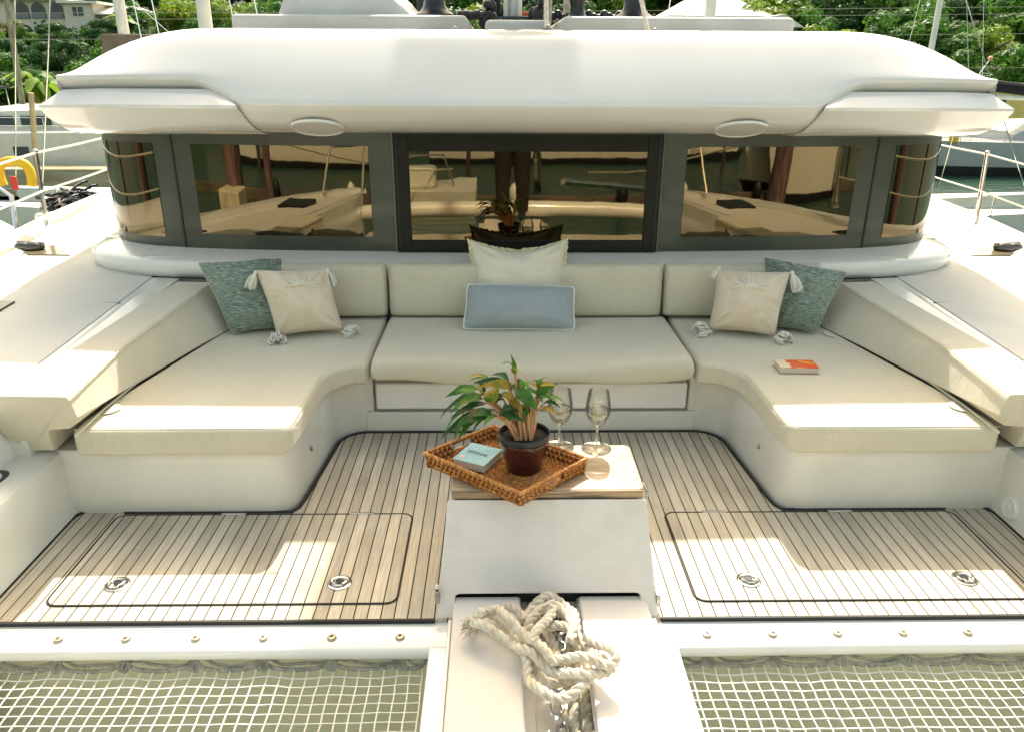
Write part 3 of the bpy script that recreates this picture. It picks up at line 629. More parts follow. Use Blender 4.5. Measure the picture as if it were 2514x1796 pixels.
# centre seat cushion, lofted so that its front edge sags
rows = []
TT = [0, .004, .012, .025]+[k/28 for k in range(1, 28)]+[.975, .988, .996, 1]
for t in TT:
    x = lerp(-.850, .845, t); wv = .018*cos(2*pi*t*1.0)+.008*sin(7*t); e = sm(-.01, .018, t)*sm(1.01, .982, t); zf = .008*sin(9*t)
    yf = 3.745+.015*(abs(2*t-1)**2)-.01*cos(2*pi*t); th = .046*e
    zb = .336+.022*max(0, cos(2*pi*(t)*1.0))+.01*sin(13*t)*e; zt = .480+wv*.7+zf
    zm = (zb+zt)/2
    rows.append([(x, yf+.04, zb+.006*(1-e)), (x, yf+.008, lerp(zm, zb+.012, e)), (x, yf-.004*e, lerp(zm, zb+.05, e)), (x, yf, lerp(zm, zt-.035, e)), (x, yf+.022, lerp(zm, zt-.010, e)), (x, yf+.06, lerp(zm+.03, zt, e)),
                 (x, 4.0, lerp(.45, .489, e)), (x, 4.35, lerp(.45, .486, e)), (x, 4.6, lerp(.45, .478, e)), (x, 4.63, .44), (x, 4.63, .345)])
c_ = MB().grid(rows, closed=True, caps=True).build('seat_cushion', SEAT, None, ang=80, loc=(0, 4.2, .34))
tag(c_, 'wide beige centre seat cushion with a wavy front edge above the white drawer', 'cushion', 'lounge cushions')
md_ = c_.modifiers.new('s', 'SUBSURF'); md_.levels = 1; md_.render_levels = 1
# back cushions
def backc(x0, x1, label, skew=0):
    rows = []
    for t in [0, .006, .015, .03]+[k/14 for k in range(1, 14)]+[.97, .985, .994, 1]:
        x = lerp(x0, x1, t); e = sm(-.008, .022, t)*sm(1.008, .978, t); f = 1; pf = .012*sin(pi*t)
        rows.append([(x, 4.62-.0*f, .50), (x, lerp(4.57, 4.515-pf*.3, e), .478), (x, lerp(4.56, 4.492-pf, e), .50), (x, lerp(4.565, 4.500-pf, e), .62), (x, lerp(4.57, 4.518-pf, e), .745), (x, lerp(4.59, 4.528-pf, e), lerp(.76, .782, e)), (x, lerp(4.60, 4.548, e), lerp(.775, .80, e)), (x, 4.60, lerp(.78, .802, e)), (x, 4.64, .78), (x, 4.66, .70)])
    o = MB().grid(rows, closed=True, caps=True).build('back_cushion', SEAT, None, ang=80, loc=((x0+x1)/2, 4.6, .48)); q = o.modifiers.new('s', 'SUBSURF'); q.levels = 1; q.render_levels = 1
    return tag(o, label, 'cushion', 'lounge cushions')
backc(-.846, .814, 'middle beige back cushion behind the cream and the blue pillow')
backc(-1.78, -.856, 'left beige back cushion behind the pair of pillows on the left')
backc(.824, 1.78, 'right beige back cushion behind the pair of pillows on the right')
# side bolsters
F0 = [(1.925, 2.90, .662), (1.912, 2.892, .648), (1.902, 2.905, .56), (1.945, 2.925, .54), (1.958, 2.94, .50), (2.06, 2.955, .485), (2.085, 2.985, .43), (2.10, 3.03, .352), (2.21, 3.03, .350), (2.255, 2.95, .47), (2.262, 2.90, .655), (2.245, 2.895, .668)]
F1 = [(1.975, 3.5, .662), (1.962, 3.5, .650), (1.925, 3.5, .474), (1.97, 3.5, .47), (1.98, 3.5, .46), (2.06, 3.5, .44), (2.085, 3.5, .40), (2.10, 3.5, .352), (2.16, 3.5, .350), (2.185, 3.5, .47), (2.185, 3.5, .655), (2.17, 3.5, .668)]
F2 = [(1.935, 4.40, .67), (1.922, 4.40, .655), (1.73, 4.40, .474), (1.80, 4.40, .47), (1.83, 4.40, .46), (1.9, 4.4, .44), (1.95, 4.4, .40), (2.0, 4.4, .352), (2.10, 4.4, .350), (2.155, 4.4, .47), (2.155, 4.40, .66), (2.14, 4.40, .675)]
for s in (1, -1):
    secs = [F0]+[[tuple(lerp(a[k], b[k], .2)+(.0 if k else 0) for k in range(3)) for a, b in zip(F0, F1)]]+[F1]
    secs += [[tuple(lerp(a[k], b[k], .5) for k in range(3)) for a, b in zip(F1, F2)], F2, [(x-.01, 4.62, z) for x, y, z in F2]]
    o = MB().grid([[(s*x, y, z) for x, y, z in f] for f in secs], closed=True, caps=True).build('bolster_cushion', SEATB, None, loc=(s*2.05, 3.7, .36), bevel=.008, seg=3)
    tag(o, 'long beige side bolster on the %s, %s' % (('right', 'with wrinkled front corner') if s > 0 else ('left', 'with smooth front corner')), 'cushion', 'lounge cushions')
    MB().tube([(s*x, y, z) for x, y, z in [(1.908, 2.905, .660), (1.958, 3.5, .662), (1.918, 4.40, .668)]], .0032, 5).build('seam', SEATB, o)
    ss = MB().tube([(s*x, y, z) for x, y, z in [(1.936, 2.93, .474), (1.945, 3.2, .474), (1.932, 3.5, .475), (1.83, 4.0, .475), (1.742, 4.35, .475)]], .0055, 6).build('piping', PIPE, o)
    for yy, xx in ((3.20, 1.925),)+(((4.215, 1.745),) if s > 0 else ()):
        MB().prism([(s*(xx-.048*sin(a*pi/8)), yy+.055*cos(a*pi/8)) for a in range(9)], .470, .4745).build('fastener_tab', PIPE, o, bevel=.001)

# ================================================================== PILLOWS
def pillow(corners, th, M, name, label, pinch=.095, seed=1, N=40, wr=1.0, group='scatter pillows', sag=0.0, top_in=0.0, rc=.06):
    TL, TR, BR, BL = [Vector(c) for c in corners]; c0 = (TL+TR+BR+BL)/4; n_ = (TR-TL).cross(TL-BL).normalized()
    if n_.y > 0: n_ = -n_
    F_ = []; rows = {1: [], -1: []}
    for j in range(N+1):
        V = -1+2*j/N
        for side in (1, -1): rows[side].append([])
        for i in range(N+1):
            U = -1+2*i/N; u_ = U*(1-pinch*(1-V*V)); v_ = V*(1-pinch*(1-U*U))
            if V > 0: v_ -= top_in*(1-abs(U)**1.6)*V*V
            q4 = 1-rc*(U*V)**4; u_ *= q4; v_ *= q4
            p = (BL*(1-u_)*(1-v_)+BR*(1+u_)*(1-v_)+TR*(1+u_)*(1+v_)+TL*(1-u_)*(1+v_))/4
            w = max(0, (1-U*U)*(1-V*V)); t = th*1.45*(w**.56)
            ns = mnoise.noise(Vector((U*1.6+seed, V*1.6, seed*3.1)))*.16+mnoise.noise(Vector((U*4+seed, V*3, seed)))*.09*wr
            d = abs(U*V); rad = mnoise.noise(Vector((math.atan2(V, U)*5, seed*2.0, 0)))*.26*wr*(U*U+V*V)**.8
            t *= (1+ns+rad*.8)
            for ci, (cu_, cv_) in enumerate(((-1, -1), (1, -1), (1, 1), (-1, 1))):
                dd = math.hypot(U-cu_, V-cv_); t += th*.17*wr*sin(9*math.atan2(V-cv_, U-cu_)+seed+ci)*math.exp(-(dd-.35)**2/.10)*(w**.35)
            for side in (1, -1): rows[side][-1].append(p+n_*(side*t))
    mb = MB(); A = rows[1]; B = rows[-1]; v = []; idx = {}
    def vid(side, j, i):
        if j in (0, N) or i in (0, N): side = 1
        k = (side, j, i)
        if k not in idx: idx[k] = len(v); v.append(rows[side][j][i])
        return idx[k]
    f = []
    for side in (1, -1):
        for j in range(N):
            for i in range(N):
                q = (vid(side, j, i), vid(side, j, i+1), vid(side, j+1, i+1), vid(side, j+1, i)); f.append(q if side > 0 else q[::-1])
    mb.add(v, f); loc = (c0.x, c0.y, min(BL.z, BR.z))
    root = empty(name, loc, label, 'pillow', group)
    mb.build('pillow_cover', M, root, ang=70)
    edge = [rows[1][0][i] for i in range(N+1)]+[rows[1][j][N] for j in range(1, N+1)]+[rows[1][N][i] for i in range(N-1, -1, -1)]+[rows[1][j][0] for j in range(N-1, 0, -1)]
    return root, edge, n_, rows[1]
def tassel(root, p, d, L=.085, seed=0, puff=False):
    rnd = random.Random(seed); mb = MB(); p = Vector(p); d = Vector(d).normalized(); a = d.orthogonal().normalized(); b = d.cross(a)
    mb.tube([p-d*.01, p+d*.018], .010, 8)
    for k in range(90 if puff else 44):
        an = rnd.uniform(0, 2*pi); sp = rnd.uniform(.2, 1)**.6*(.045 if puff else .028)*1.15; l_ = L*rnd.uniform(.8, 1.05)*(.8 if puff else 1)
        q = p+d*.012+Vector((0, 0, rnd.uniform(-.004, .022) if puff else 0)); e = a*cos(an)+b*sin(an)
        mb.tube([q+e*.006, q+d*l_*.35+e*sp*.8, q+d*l_*.8+e*sp, q+d*l_+e*sp*.85], .0042, 4)
    return mb.build('tassel', TASS, root, fixn=False)
r1, e1, n1, g1 = pillow([(-1.945, 4.45, .84), (-1.47, 4.60, .835), (-1.39, 4.30, .475), (-1.70, 4.19, .48)], .085, TEAL, 'scatter_pillow', 'teal striped weave pillow at the left end, half behind the peach pillow', seed=2)
MB().tube([p+Vector((0, .006, 0)) for p in e1], .004, 6, closed=True).build('piping', PIPE, r1)
r4, e4, n4, g4 = pillow([(1.405, 4.58, .85), (1.885, 4.42, .79), (1.645, 4.19, .480), (1.40, 4.30, .48)], .085, TEAL, 'scatter_pillow', 'teal striped weave pillow at the right end, leaning on the right bolster', seed=5)
MB().tube([p+Vector((0, .006, 0)) for p in e4], .004, 6, closed=True).build('piping', PIPE, r4)
def palm(root, g, cu=0.0, cv=.36, s=.50):
    # embroidered palm head on the front of the pillow
    N = len(g)-1; mb = MB()
    def at(u, v):
        fi = (u+1)/2*N; fj = (v+1)/2*N; i = int(max(0, min(N-1, fi))); j = int(max(0, min(N-1, fj))); a = fi-i; b = fj-j
        return (g[j][i]*(1-a)+g[j][i+1]*a)*(1-b)+(g[j+1][i]*(1-a)+g[j+1][i+1]*a)*b
    for k, an in enumerate((8, 28, 50, 73, 97, 122, 148, 172)):
        q = []
        for t in (0, .25, .5, .75, 1):
            rr = s*(.95+.1*(k % 2)); u = cu+rr*t*cos(R(an)); v = cv-.04+rr*t*.85*sin(R(an))-.13*t*t*abs(cos(R(an)))
            q.append(at(u, v)+nn*.004)
        mb.tube(spline(q, 3), .006, 6, rf=lambda t: .0025+.0065*sin(pi*min(1, t*1.05))**.8)
    return mb.build('embroidery', CREAM, root)
r2p, e2, n2, g2 = pillow([(-1.565, 4.30, .835), (-1.150, 4.38, .825), (-1.060, 4.24, .485), (-1.432, 4.15, .475)], .10, PEACH, 'scatter_pillow', 'peach pillow with embroidered palm and white tassels, in front of the left teal pillow', seed=7)
nn = n2; palm(r2p, g2, .18, .42)
tassel(r2p, (-1.545, 4.27, .82), (-.45, -.1, -1), seed=1); tassel(r2p, (-1.16, 4.35, .815), (.25, 0, -1), seed=2); tassel(r2p, (-1.425, 4.14, .478), (.25, -.8, -.1), L=.10, seed=3, puff=True); tassel(r2p, (-1.065, 4.22, .483), (.95, -.5, .0), seed=4, L=.09, puff=True)
r3p, e3, n3, g3 = pillow([(1.075, 4.38, .825), (1.50, 4.30, .825), (1.395, 4.14, .475), (1.020, 4.24, .485)], .10, PEACH, 'scatter_pillow', 'peach pillow with embroidered palm and white tassels, in front of the right teal pillow', seed=11)
nn = n3; palm(r3p, g3, -.12, .40)
tassel(r3p, (1.095, 4.37, .82), (-.25, .1, -1), seed=5, L=.05); tassel(r3p, (1.485, 4.27, .82), (.35, -.2, -1), seed=6, L=.10); tassel(r3p, (1.39, 4.13, .478), (.35, -.8, -.05), L=.10, seed=7, puff=True); tassel(r3p, (1.035, 4.22, .485), (-1, -.3, 0), seed=8, L=.10, puff=True)
r5p, e5, n5, g5 = pillow([(-.36, 4.61, .935), (.228, 4.61, .94), (.19, 4.46, .50), (-.285, 4.46, .50)], .085, CREAM, 'scatter_pillow', 'cream linen pillow with a frayed ruffle edge, upright behind the blue pillow', seed=13, top_in=.30, pinch=.04, rc=.02)
mb = MB(); E5 = e5; nE = len(E5); c5 = sum(E5, Vector())/nE; rr1 = []; rr2 = []
rnd = random.Random(8)
for i, p in enumerate(E5*1):
    d_ = (p-c5); d_.y = 0; d_.normalize(); w = .016+.010*rnd.random(); rr1.append([p-d_*.006, p+d_*w*.5+n5*(.012*sin(i*1.9)), p+d_*w+n5*(.010*sin(i*2.3+1))])
mb.grid(rr1+[rr1[0]]); mb.build('frayed_edge', mat('frayed_linen', (.74, .67, .46), rough=1, var=.2, vscale=60), r5p)
r6p, e6, n6, g6 = pillow([(-.375, 4.40, .722), (.275, 4.40, .705), (.270, 4.24, .486), (-.400, 4.24, .490)], .075, BLUE, 'scatter_pillow', 'long blue-grey lumbar pillow with white piping, in the middle of the seat', seed=17, pinch=.06, wr=.6)
MB().tube([p for p in e6], .0055, 6, closed=True).build('piping', TASS, r6p)

# ================================================================== BOOKS
PAPER = mat('book_pages', (.72, .66, .52), rough=.9, base2=(.55, .49, .37), vscale=2, stretch=(1, 1, 260))
def book(c, ang, w, h, t, cover_mat, label, zt):
    root = empty('book', (c[0], c[1], zt-t), label, 'book')
    ca, sa = cos(ang), sin(ang)
    def P(x, y): return (c[0]+x*ca-y*sa, c[1]+x*sa+y*ca)
    def pr(x0, x1, y0, y1, z0, z1, nm, M, par=root, bv=.0006):
        return MB().prism([P(x0, y0), P(x1, y0), P(x1, y1), P(x0, y1)], z0, z1).build(nm, M, par, smooth=False, bevel=bv)
    pr(-w/2+.002, w/2-.002, -h/2+.002, h/2-.002, zt-t+.0015, zt-.0015, 'pages', PAPER)
    cv = pr(-w/2, w/2, -h/2, h/2, zt-.0015, zt, 'cover', cover_mat); pr(-w/2, w/2, -h/2, h/2, zt-t, zt-t+.0015, 'back_cover', cover_mat)
    return root, cv, P
redc = mat('red_orange_cover', (.78, .16, .04), rough=.45, base2=(.70, .10, .03), vscale=18)
rb_, cv, P = book((1.338, 3.672), R(-2), .196, .118, .030, redc, 'small thick paperback with a red and orange cover, lying on the right seat cushion', .4985)
mb = MB(); mb.prism([P(x, y) for x, y in [(-.097, -.058), (-.06, -.058), (-.035, -.045), (-.045, -.02), (-.03, .0), (-.05, .02), (-.04, .045), (-.055, .058), (-.097, .058)]], .4985, .4990)
mb.prism([P(x, y) for x, y in [(-.02, -.057), (.0, -.05), (.02, -.053), (.045, -.057)]], .4985, .4990)
mb.build('cover_print', mat('cream_print', (.78, .66, .46), rough=.5), cv, smooth=False)
mb = MB()
for k in range(7): mb.prism([P(.02+.010*k, .03-.006*k), P(.028+.010*k, .03-.006*k), P(.028+.010*k, .05-.006*k), P(.02+.010*k, .05-.006*k)], .4985, .4991)
mb.build('title_print', mat('yellow_print', (.85, .50, .05), rough=.5), cv, smooth=False)
bluec = mat('pale_blue_cover', (.20, .40, .48), rough=.35, base2=(.30, .50, .55), vscale=9)
rb2, cv2, P2 = book((-.267, 2.777), R(-27), .142, .158, .030, bluec, 'small pale blue hardback lying beside the pot on the wicker tray', .462)
ts = MB()
for k in range(7): ts.tube(spline([tuple(P2(.040-.0125*k+a, .004+b+.001*k))+(.4632,) for a, b in ((0, -.004), (-.003, .007 if k in (0, 4) else .004), (-.006, -.003), (-.009, .003), (-.0125, -.003))], 4), .0009, 4)
ts.tube([tuple(P2(.045-.015*k, -.006+.001*(k % 2)))+(.4632,) for k in range(7)], .0007, 4)
ts.build('lettering', mat('dark_print', (.05, .08, .09), rough=.5), cv2)
MB().prism([P2(-.045+.011*cos(a*pi/8), -.045+.011*sin(a*pi/8)) for a in range(16)], .462, .4625).build('cover_dot', mat('pink_print', (.70, .35, .30), rough=.5), cv2, smooth=False)

# ================================================================== TRAY
TC = Vector((-.158, 2.735, .4145)); 
tcor = [Vector((-.475, 2.765, 0)), Vector((-.103, 2.452, 0)), Vector((.163, 2.715, 0)), Vector((-.206, 3.01, 0))]
tray = empty('wicker_tray', TC, 'square orange-brown wicker tray standing diagonally on the wooden table top', 'tray')
zb, zt_ = .4145, .472
def TP(u, v, z, o=0):
    a = tcor[0]*(1-u)*(1-v)+tcor[1]*u*(1-v)+tcor[2]*u*v+tcor[3]*(1-u)*v; return Vector((a.x, a.y, z))
mb = MB(); nu, nv = 40, 32; rnd = random.Random(1)
mb2 = MB().prism([tuple(TP(u, v, 0)[:2]) for u, v in ((.01, .01), (.99, .01), (.99, .99), (.01, .99))], zb, zb+.004); mb2.build('tray_base', RATT, tray, smooth=False)
L1 = (tcor[1]-tcor[0]).length; L2_ = (tcor[3]-tcor[0]).length
for half in (0, 1):
    for i in range(nu):
        for j in range(nv):
            u = (i+.5)/nu; v = (j+.5)/nv
            quad = (u+v < 1) if True else False
            ph = (i+2*j) % 4 if (u-v > 0) == (u+v < 1) else (2*i+j) % 4
            if half == 0 and ph in (0, 1):
                q = [TP(u+(k-2)*.0125*1.0, v, zb+.004+.005*(1-abs(k-2)/2.0)**.7+.001) for k in range(5)]; mb.tube(q, .0026, 5, caps=False)
            if half == 1 and ph in (2, 3):
                q = [TP(u, v+(k-2)*.0155, zb+.004+.005*(1-abs(k-2)/2.0)**.7+.001) for k in range(5)]; mb.tube(q, .0026, 5, caps=False)
mb.build('woven_floor', RATT2, tray, fixn=False)
for e in range(4):
    a, b = tcor[e], tcor[(e+1) % 4]; d_ = (b-a); Ls = d_.length; dn = d_.normalized(); nr = Vector((dn.y, -dn.x, 0)); fl = .020
    hole = e in (3, 1)
    mb = MB(); mw = MB()
    def WP(s_, t, o=0):  # along wall, up, outward
        k = fl*t; aa = a+nr*0; p = a.lerp(b, s_); c = TC.copy(); c.z = 0
        return Vector((p.x, p.y, lerp(zb, zt_, t)))+nr*(k-.018+o)
    n = int(Ls/.0115)
    core = [[WP(s_, t, o) for t, o in ((0, .003), (1, .003), (1, -.006), (0, -.006))] for s_ in [i/12 for i in range(13)]]
    if not hole: mb.grid(core, closed=True, caps=True)
    else:
        for s0, s1 in ((0, .36), (.64, 1)): mb.grid([[WP(lerp(s0, s1, i/6), t, o) for t, o in ((0, .003), (1, .003), (1, -.006), (0, -.006))] for i in range(7)], closed=True, caps=True)
        mb.grid([[WP(i/12, t, o) for t, o in ((0, .003), (.35, .003), (.35, -.006), (0, -.006))] for i in range(13)], closed=True, caps=True)
        mb.grid([[WP(i/12, t, o) for t, o in ((.86, .003), (1, .003), (1, -.006), (.86, -.006))] for i in range(13)], closed=True, caps=True)
    mb.build('tray_wall', RATT, tray, smooth=False)
    for i in range(n):
        s_ = (i+.5)/n
        if hole and .36 < s_ < .64: rngs = ((0, .35),)
        else: rngs = ((0, 1),)
        for t0, t1 in rngs:
            for o in (.006, -.009):
                for r_i in range(3):
                    ta = lerp(t0, t1, r_i/3); tb_ = lerp(t0, t1, (r_i+1)/3)
                    if (i+r_i) % 2: continue
                    mw.tube([WP(s_-.004, ta, o), WP(s_-.001, (ta+tb_)/2, o+(.003 if o > 0 else -.003)), WP(s_+.006, tb_, o)], .0029, 5, caps=False)
                    mw.tube([WP(s_-.5/n*1.6, (ta+tb_)/2+.08, o-.001*(1 if o > 0 else -1)), WP(s_+.5/n*1.6, (ta+tb_)/2+.06, o+(.002 if o > 0 else -.002))], .0027, 5, caps=False)
    rope(mw, [WP(-.02, 1, -.001), WP(.5, 1.02, -.001), WP(1.02, 1, -.001)], .0078, pitch=.022, n=6, ns=2, step=.004)
    rope(mw, [WP(-.01, .06, .004), WP(.5, .06, .004), WP(1.01, .06, .004)], .0055, pitch=.02, n=5, ns=2, step=.005)
    mw.build('wall_weave', RATT2, tray, fixn=False)

# ================================================================== POTTED PLANT
PC = Vector((-.083, 2.725, .4225)); plant = empty('potted_plant', PC, 'leafy green plant with pink stems in a dark red pot on the tray', 'plant')
prof = [(.001, 0), (.062, 0), (.068, .004), (.071, .02), (.082, .065), (.092, .105), (.097, .118), (.099, .128), (.0985, .137), (.093, .138), (.090, .120), (.085, .10)]
pp = []
for i, (r, z) in enumerate(prof): pp.append((r, z))
MB().lathe(pp, PC, 48).build('pot', POTM, plant)
rg = MB()
for z in (.060, .072, .084, .094):
    rg.lathe([(.0725+.105*(z)*1.02-.002+.0*0, z-.002), (.0755+.105*z, z), (.0725+.105*z, z+.002)], PC, 48)
rg.build('pot_ridges', POTM, plant)
tilt = Vector((.012, 0, 0))
inner = MB().lathe([(.084, .10), (.088, .125), (.0955, .150), (.1005, .152), (.1015, .170), (.099, .174), (.0955, .172), (.094, .155)], PC+Vector((.0, -.002, -.008)), 48)
inner.build('inner_pot', BLK, plant)
MB().lathe([(.001, .147), (.05, .149), (.094, .143)], PC, 24).build('soil', SOIL, plant)
def leaf(mb, base, tip, w, droop=.02, roll=0.0, fold=.25, n=9, seed=0, curl=.0):
    b = Vector(base); t = Vector(tip); ax = (t-b); L = ax.length; d = ax.normalized(); upv = Vector((0, -.35, 1)).normalized(); side = d.cross(upv)
    side = side.normalized() if side.length > 1e-3 else Vector((1, 0, 0)); nrm = side.cross(d).normalized()
    q = Matrix.Rotation(roll, 3, d); side = q @ side; nrm = q @ nrm; rows = []
    for i in range(n+1):
        s_ = i/n; wd = w*(sin(pi*min(1, s_**.72*.99+.005))**.85)*(1-.25*s_); c = b+ax*s_+nrm*(droop*4*s_*(1-s_))-Vector((0, 0, 1))*curl*s_**3
        rows.append([c-side*wd+nrm*(fold*wd+.10*wd*sin(s_*17+seed)), c-side*wd*.5+nrm*fold*wd*.35, c, c+side*wd*.5+nrm*fold*wd*.35, c+side*wd+nrm*(fold*wd+.10*wd*sin(s_*15+seed*2))])
    mb.grid(rows)
# (leaf base, leaf tip, half width, kind, stem base offset in the pot)
def D2(x, y, Yv):
    """the point in the plant's own plane at distance Yv that the photograph's (x, y) measures"""
    return ORG+DIR(x, y)*((Yv-ORG.y)/DIR(x, y).y)
ORG = Vector((-0.18393, 0, 1.92073))
def DIR(x, y): return fw+r2*((x/.90414-1257)/1906.9)-u2*((y/.90414-898)/1906.9)
c8 = lambda x, y: ((1020+x*.27277)*.90414, (860+y*.27277)*.90414)
LV = [ # crop coords base, tip, Y offsets, width, kind, stembase x,y, roll
 ((890,215),(857,45),.02,.02,.016,0,(905,760),.1), ((885,200),(770,125),.02,.0,.020,0,(905,760),.6), ((905,222),(962,180),.02,.0,.012,2,(905,760),.2),
 ((880,330),(540,255),.04,.02,.034,1,(870,760),-.3), ((840,300),(690,225),.05,.04,.03,1,(870,760),.0), ((700,320),(445,262),.05,.04,.02,2,(870,760),.2),
 ((565,345),(280,395),.0,-.02,.030,0,(830,765),-.2), ((600,395),(235,570),.0,-.04,.026,1,(830,765),.2), ((610,430),(365,505),.02,.0,.032,1,(830,765),.3), ((640,470),(320,600),-.02,-.06,.030,1,(825,765),.2),
 ((690,540),(250,760),-.03,-.08,.038,1,(820,765),.1), ((700,590),(420,610),-.06,-.10,.030,1,(822,765),-.2), ((600,570),(390,800),-.06,-.10,.032,0,(815,765),.3), ((720,600),(525,725),-.05,-.09,.028,0,(815,765),.4),
 ((560,520),(265,790),-.05,-.09,.022,0,(812,765),.6), ((640,455),(745,300),-.03,-.03,.040,2,(828,765),1.0), ((610,400),(520,290),.0,.02,.026,1,(835,765),.4), ((700,470),(790,400),.0,.02,.030,1,(890,770),.3),
 ((740,580),(965,620),-.06,-.09,.034,1,(880,775),-.2), ((780,380),(940,520),.0,-.04,.022,2,(975,790),.3), ((900,370),(1090,535),-.02,-.06,.040,0,(990,780),.4), ((960,370),(1110,400),.0,-.01,.030,0,(1000,780),-.2),
 ((840,360),(965,350),.02,.03,.018,0,(960,780),.1), ((890,340),(965,325),.03,.05,.026,1,(960,770),.2), ((1090,400),(1270,305),.0,-.01,.026,0,(1085,740),.5), ((1110,350),(1050,260),.03,.04,.024,1,(1080,740),.2),
 ((1130,350),(1175,215),.03,.02,.014,0,(1085,740),.1), ((1130,430),(1345,440),.0,-.03,.024,0,(1100,740),-.2), ((1120,510),(1300,520),-.01,-.05,.028,1,(1105,740),-.3), ((1100,450),(1230,440),.02,-.02,.020,0,(1100,740),.2),
 ((980,470),(1010,600),.0,-.02,.03,2,(1075,720),.2), ((1040,520),(985,640),-.02,-.03,.03,1,(1060,700),.3), ((800,480),(850,640),.0,-.03,.026,0,(850,760),.2), ((860,560),(980,540),.0,-.02,.02,0,(985,790),.1), ((930,470),(850,540),.02,.0,.025,0,(980,790),.2)]
mbs = {0: MB(), 1: MB(), 2: MB()}; st = MB()
rnd = random.Random(21); ex = []
for (b, t, yb, yt, w, kind, sb, rl) in LV[3:]:
    dx, dy = rnd.uniform(-45, 45), rnd.uniform(-35, 50); q = rnd.uniform(.6, .95)
    bb_ = (b[0]+dx*.4, b[1]+dy*.4); ex.append((bb_, (bb_[0]+(t[0]-b[0])*q+dx*.8, bb_[1]+(t[1]-b[1])*q+dy), yb+rnd.uniform(-.05, .06), yt+rnd.uniform(-.06, .05), w*rnd.uniform(.75, 1), (kind, 0, 0, 1, 2)[rnd.randrange(5)], None, rl+rnd.uniform(-.4, .4)))
for k, (b, t, yb, yt, w, kind, sb, rl) in enumerate(LV+ex):
    pb = D2(*c8(*b), 2.73+yb); pt = D2(*c8(*t), 2.73+yt); lf = MB(); leaf(lf, pb, pb.lerp(pt, 1.06), w*.70, droop=.010+.012*(k % 3), roll=rl, seed=k, fold=.3, curl=.006*(k % 4))
    lf.build('leaf', (LEAF, LEAFD, LEAFY)[kind], plant, ang=80)
    if sb is None: continue
    ps = Vector((PC.x+(sb[0]-965)/1480*.36*.85, PC.y-.015+.03*((k*7) % 5-2)/2, PC.z+.140)); mid = ps.lerp(pb, .5)+Vector(((ps.x-pb.x)*.10, 0, .02))
    st.tube(spline([ps, mid, pb, pb.lerp(pt, .35)+Vector((0, 0, .004))], 5), .004, 6, rf=lambda q: .0050*(1-q)**1.1+.0012)
for sx, sy in ((830, 765), (905, 765), (990, 785), (1085, 745)):
    ps = Vector((PC.x+(sx-965)/1480*.36*.85, PC.y-.03, PC.z+.138)); tt = Vector((PC.x+(sx-965)/1480*.36*1.5-(.06 if sx < 870 else 0), PC.y-.02, PC.z+.27)); st.tube(spline([ps, ps.lerp(tt, .5)+Vector((.006, 0, 0)), tt], 5), .01, 8, rf=lambda q: .0085*(1-q*.7))
st.build('stems', STEM, plant)

# ================================================================== WINE GLASSES
def wineglass(x, y, label):
    z = .4125; o = empty('wine_glass', (x, y, z), label, 'wine glass')
    k = 1.0
    MB().lathe([(.001, .0), (.060, .0), (.0635, .0015), (.060, .0035), (.03, .007), (.012, .0125)], (x, y, z), 40).build('foot', GLASS, o, ang=60)
    MB().lathe([(.0115, .0125), (.0052, .03), (.0048, .075), (.006, .098), (.014, .107), (.001, .107)], (x, y, z), 24).build('stem', RGLASS, o, ang=60)
    outp = [(.014, .1072), (.018, .110), (.036, .128), (.049, .158), (.0525, .185), (.050, .215), (.045, .245), (.0425, .262)]
    inp = [(.0412, .262), (.0435, .245), (.0485, .215), (.051, .185), (.0475, .159), (.0345, .131), (.015, .113), (.001, .1083)]
    MB().lathe([(r, h) for r, h in outp+inp], (x, y, z), 40).build('bowl', GLASS, o, ang=60)
    wat_ = [(.0005, .1085), (.0148, .1135), (.0343, .1315), (.0473, .1595), (.0502, .175), (.0505, .180), (.0005, .180)]
    M = bpy.data.materials.get('water_fill')
    if not M:
        M = bpy.data.materials.new('water_fill'); M.use_nodes = True; n = M.node_tree.nodes; n.remove(n['Principled BSDF']); g = n.new('ShaderNodeBsdfGlass'); g.inputs['IOR'].default_value = 1.33; g.inputs['Roughness'].default_value = 0
        M.node_tree.links.new(g.outputs[0], n['Material Output'].inputs[0])
    MB().lathe(wat_, (x, y, z), 40).build('water', M, o, ang=60)
wineglass(.228, 2.915, 'right stemmed wine glass half full of water, standing clear of the plant'); wineglass(.072, 2.93, 'left stemmed wine glass half full of water, partly behind the plant leaves')

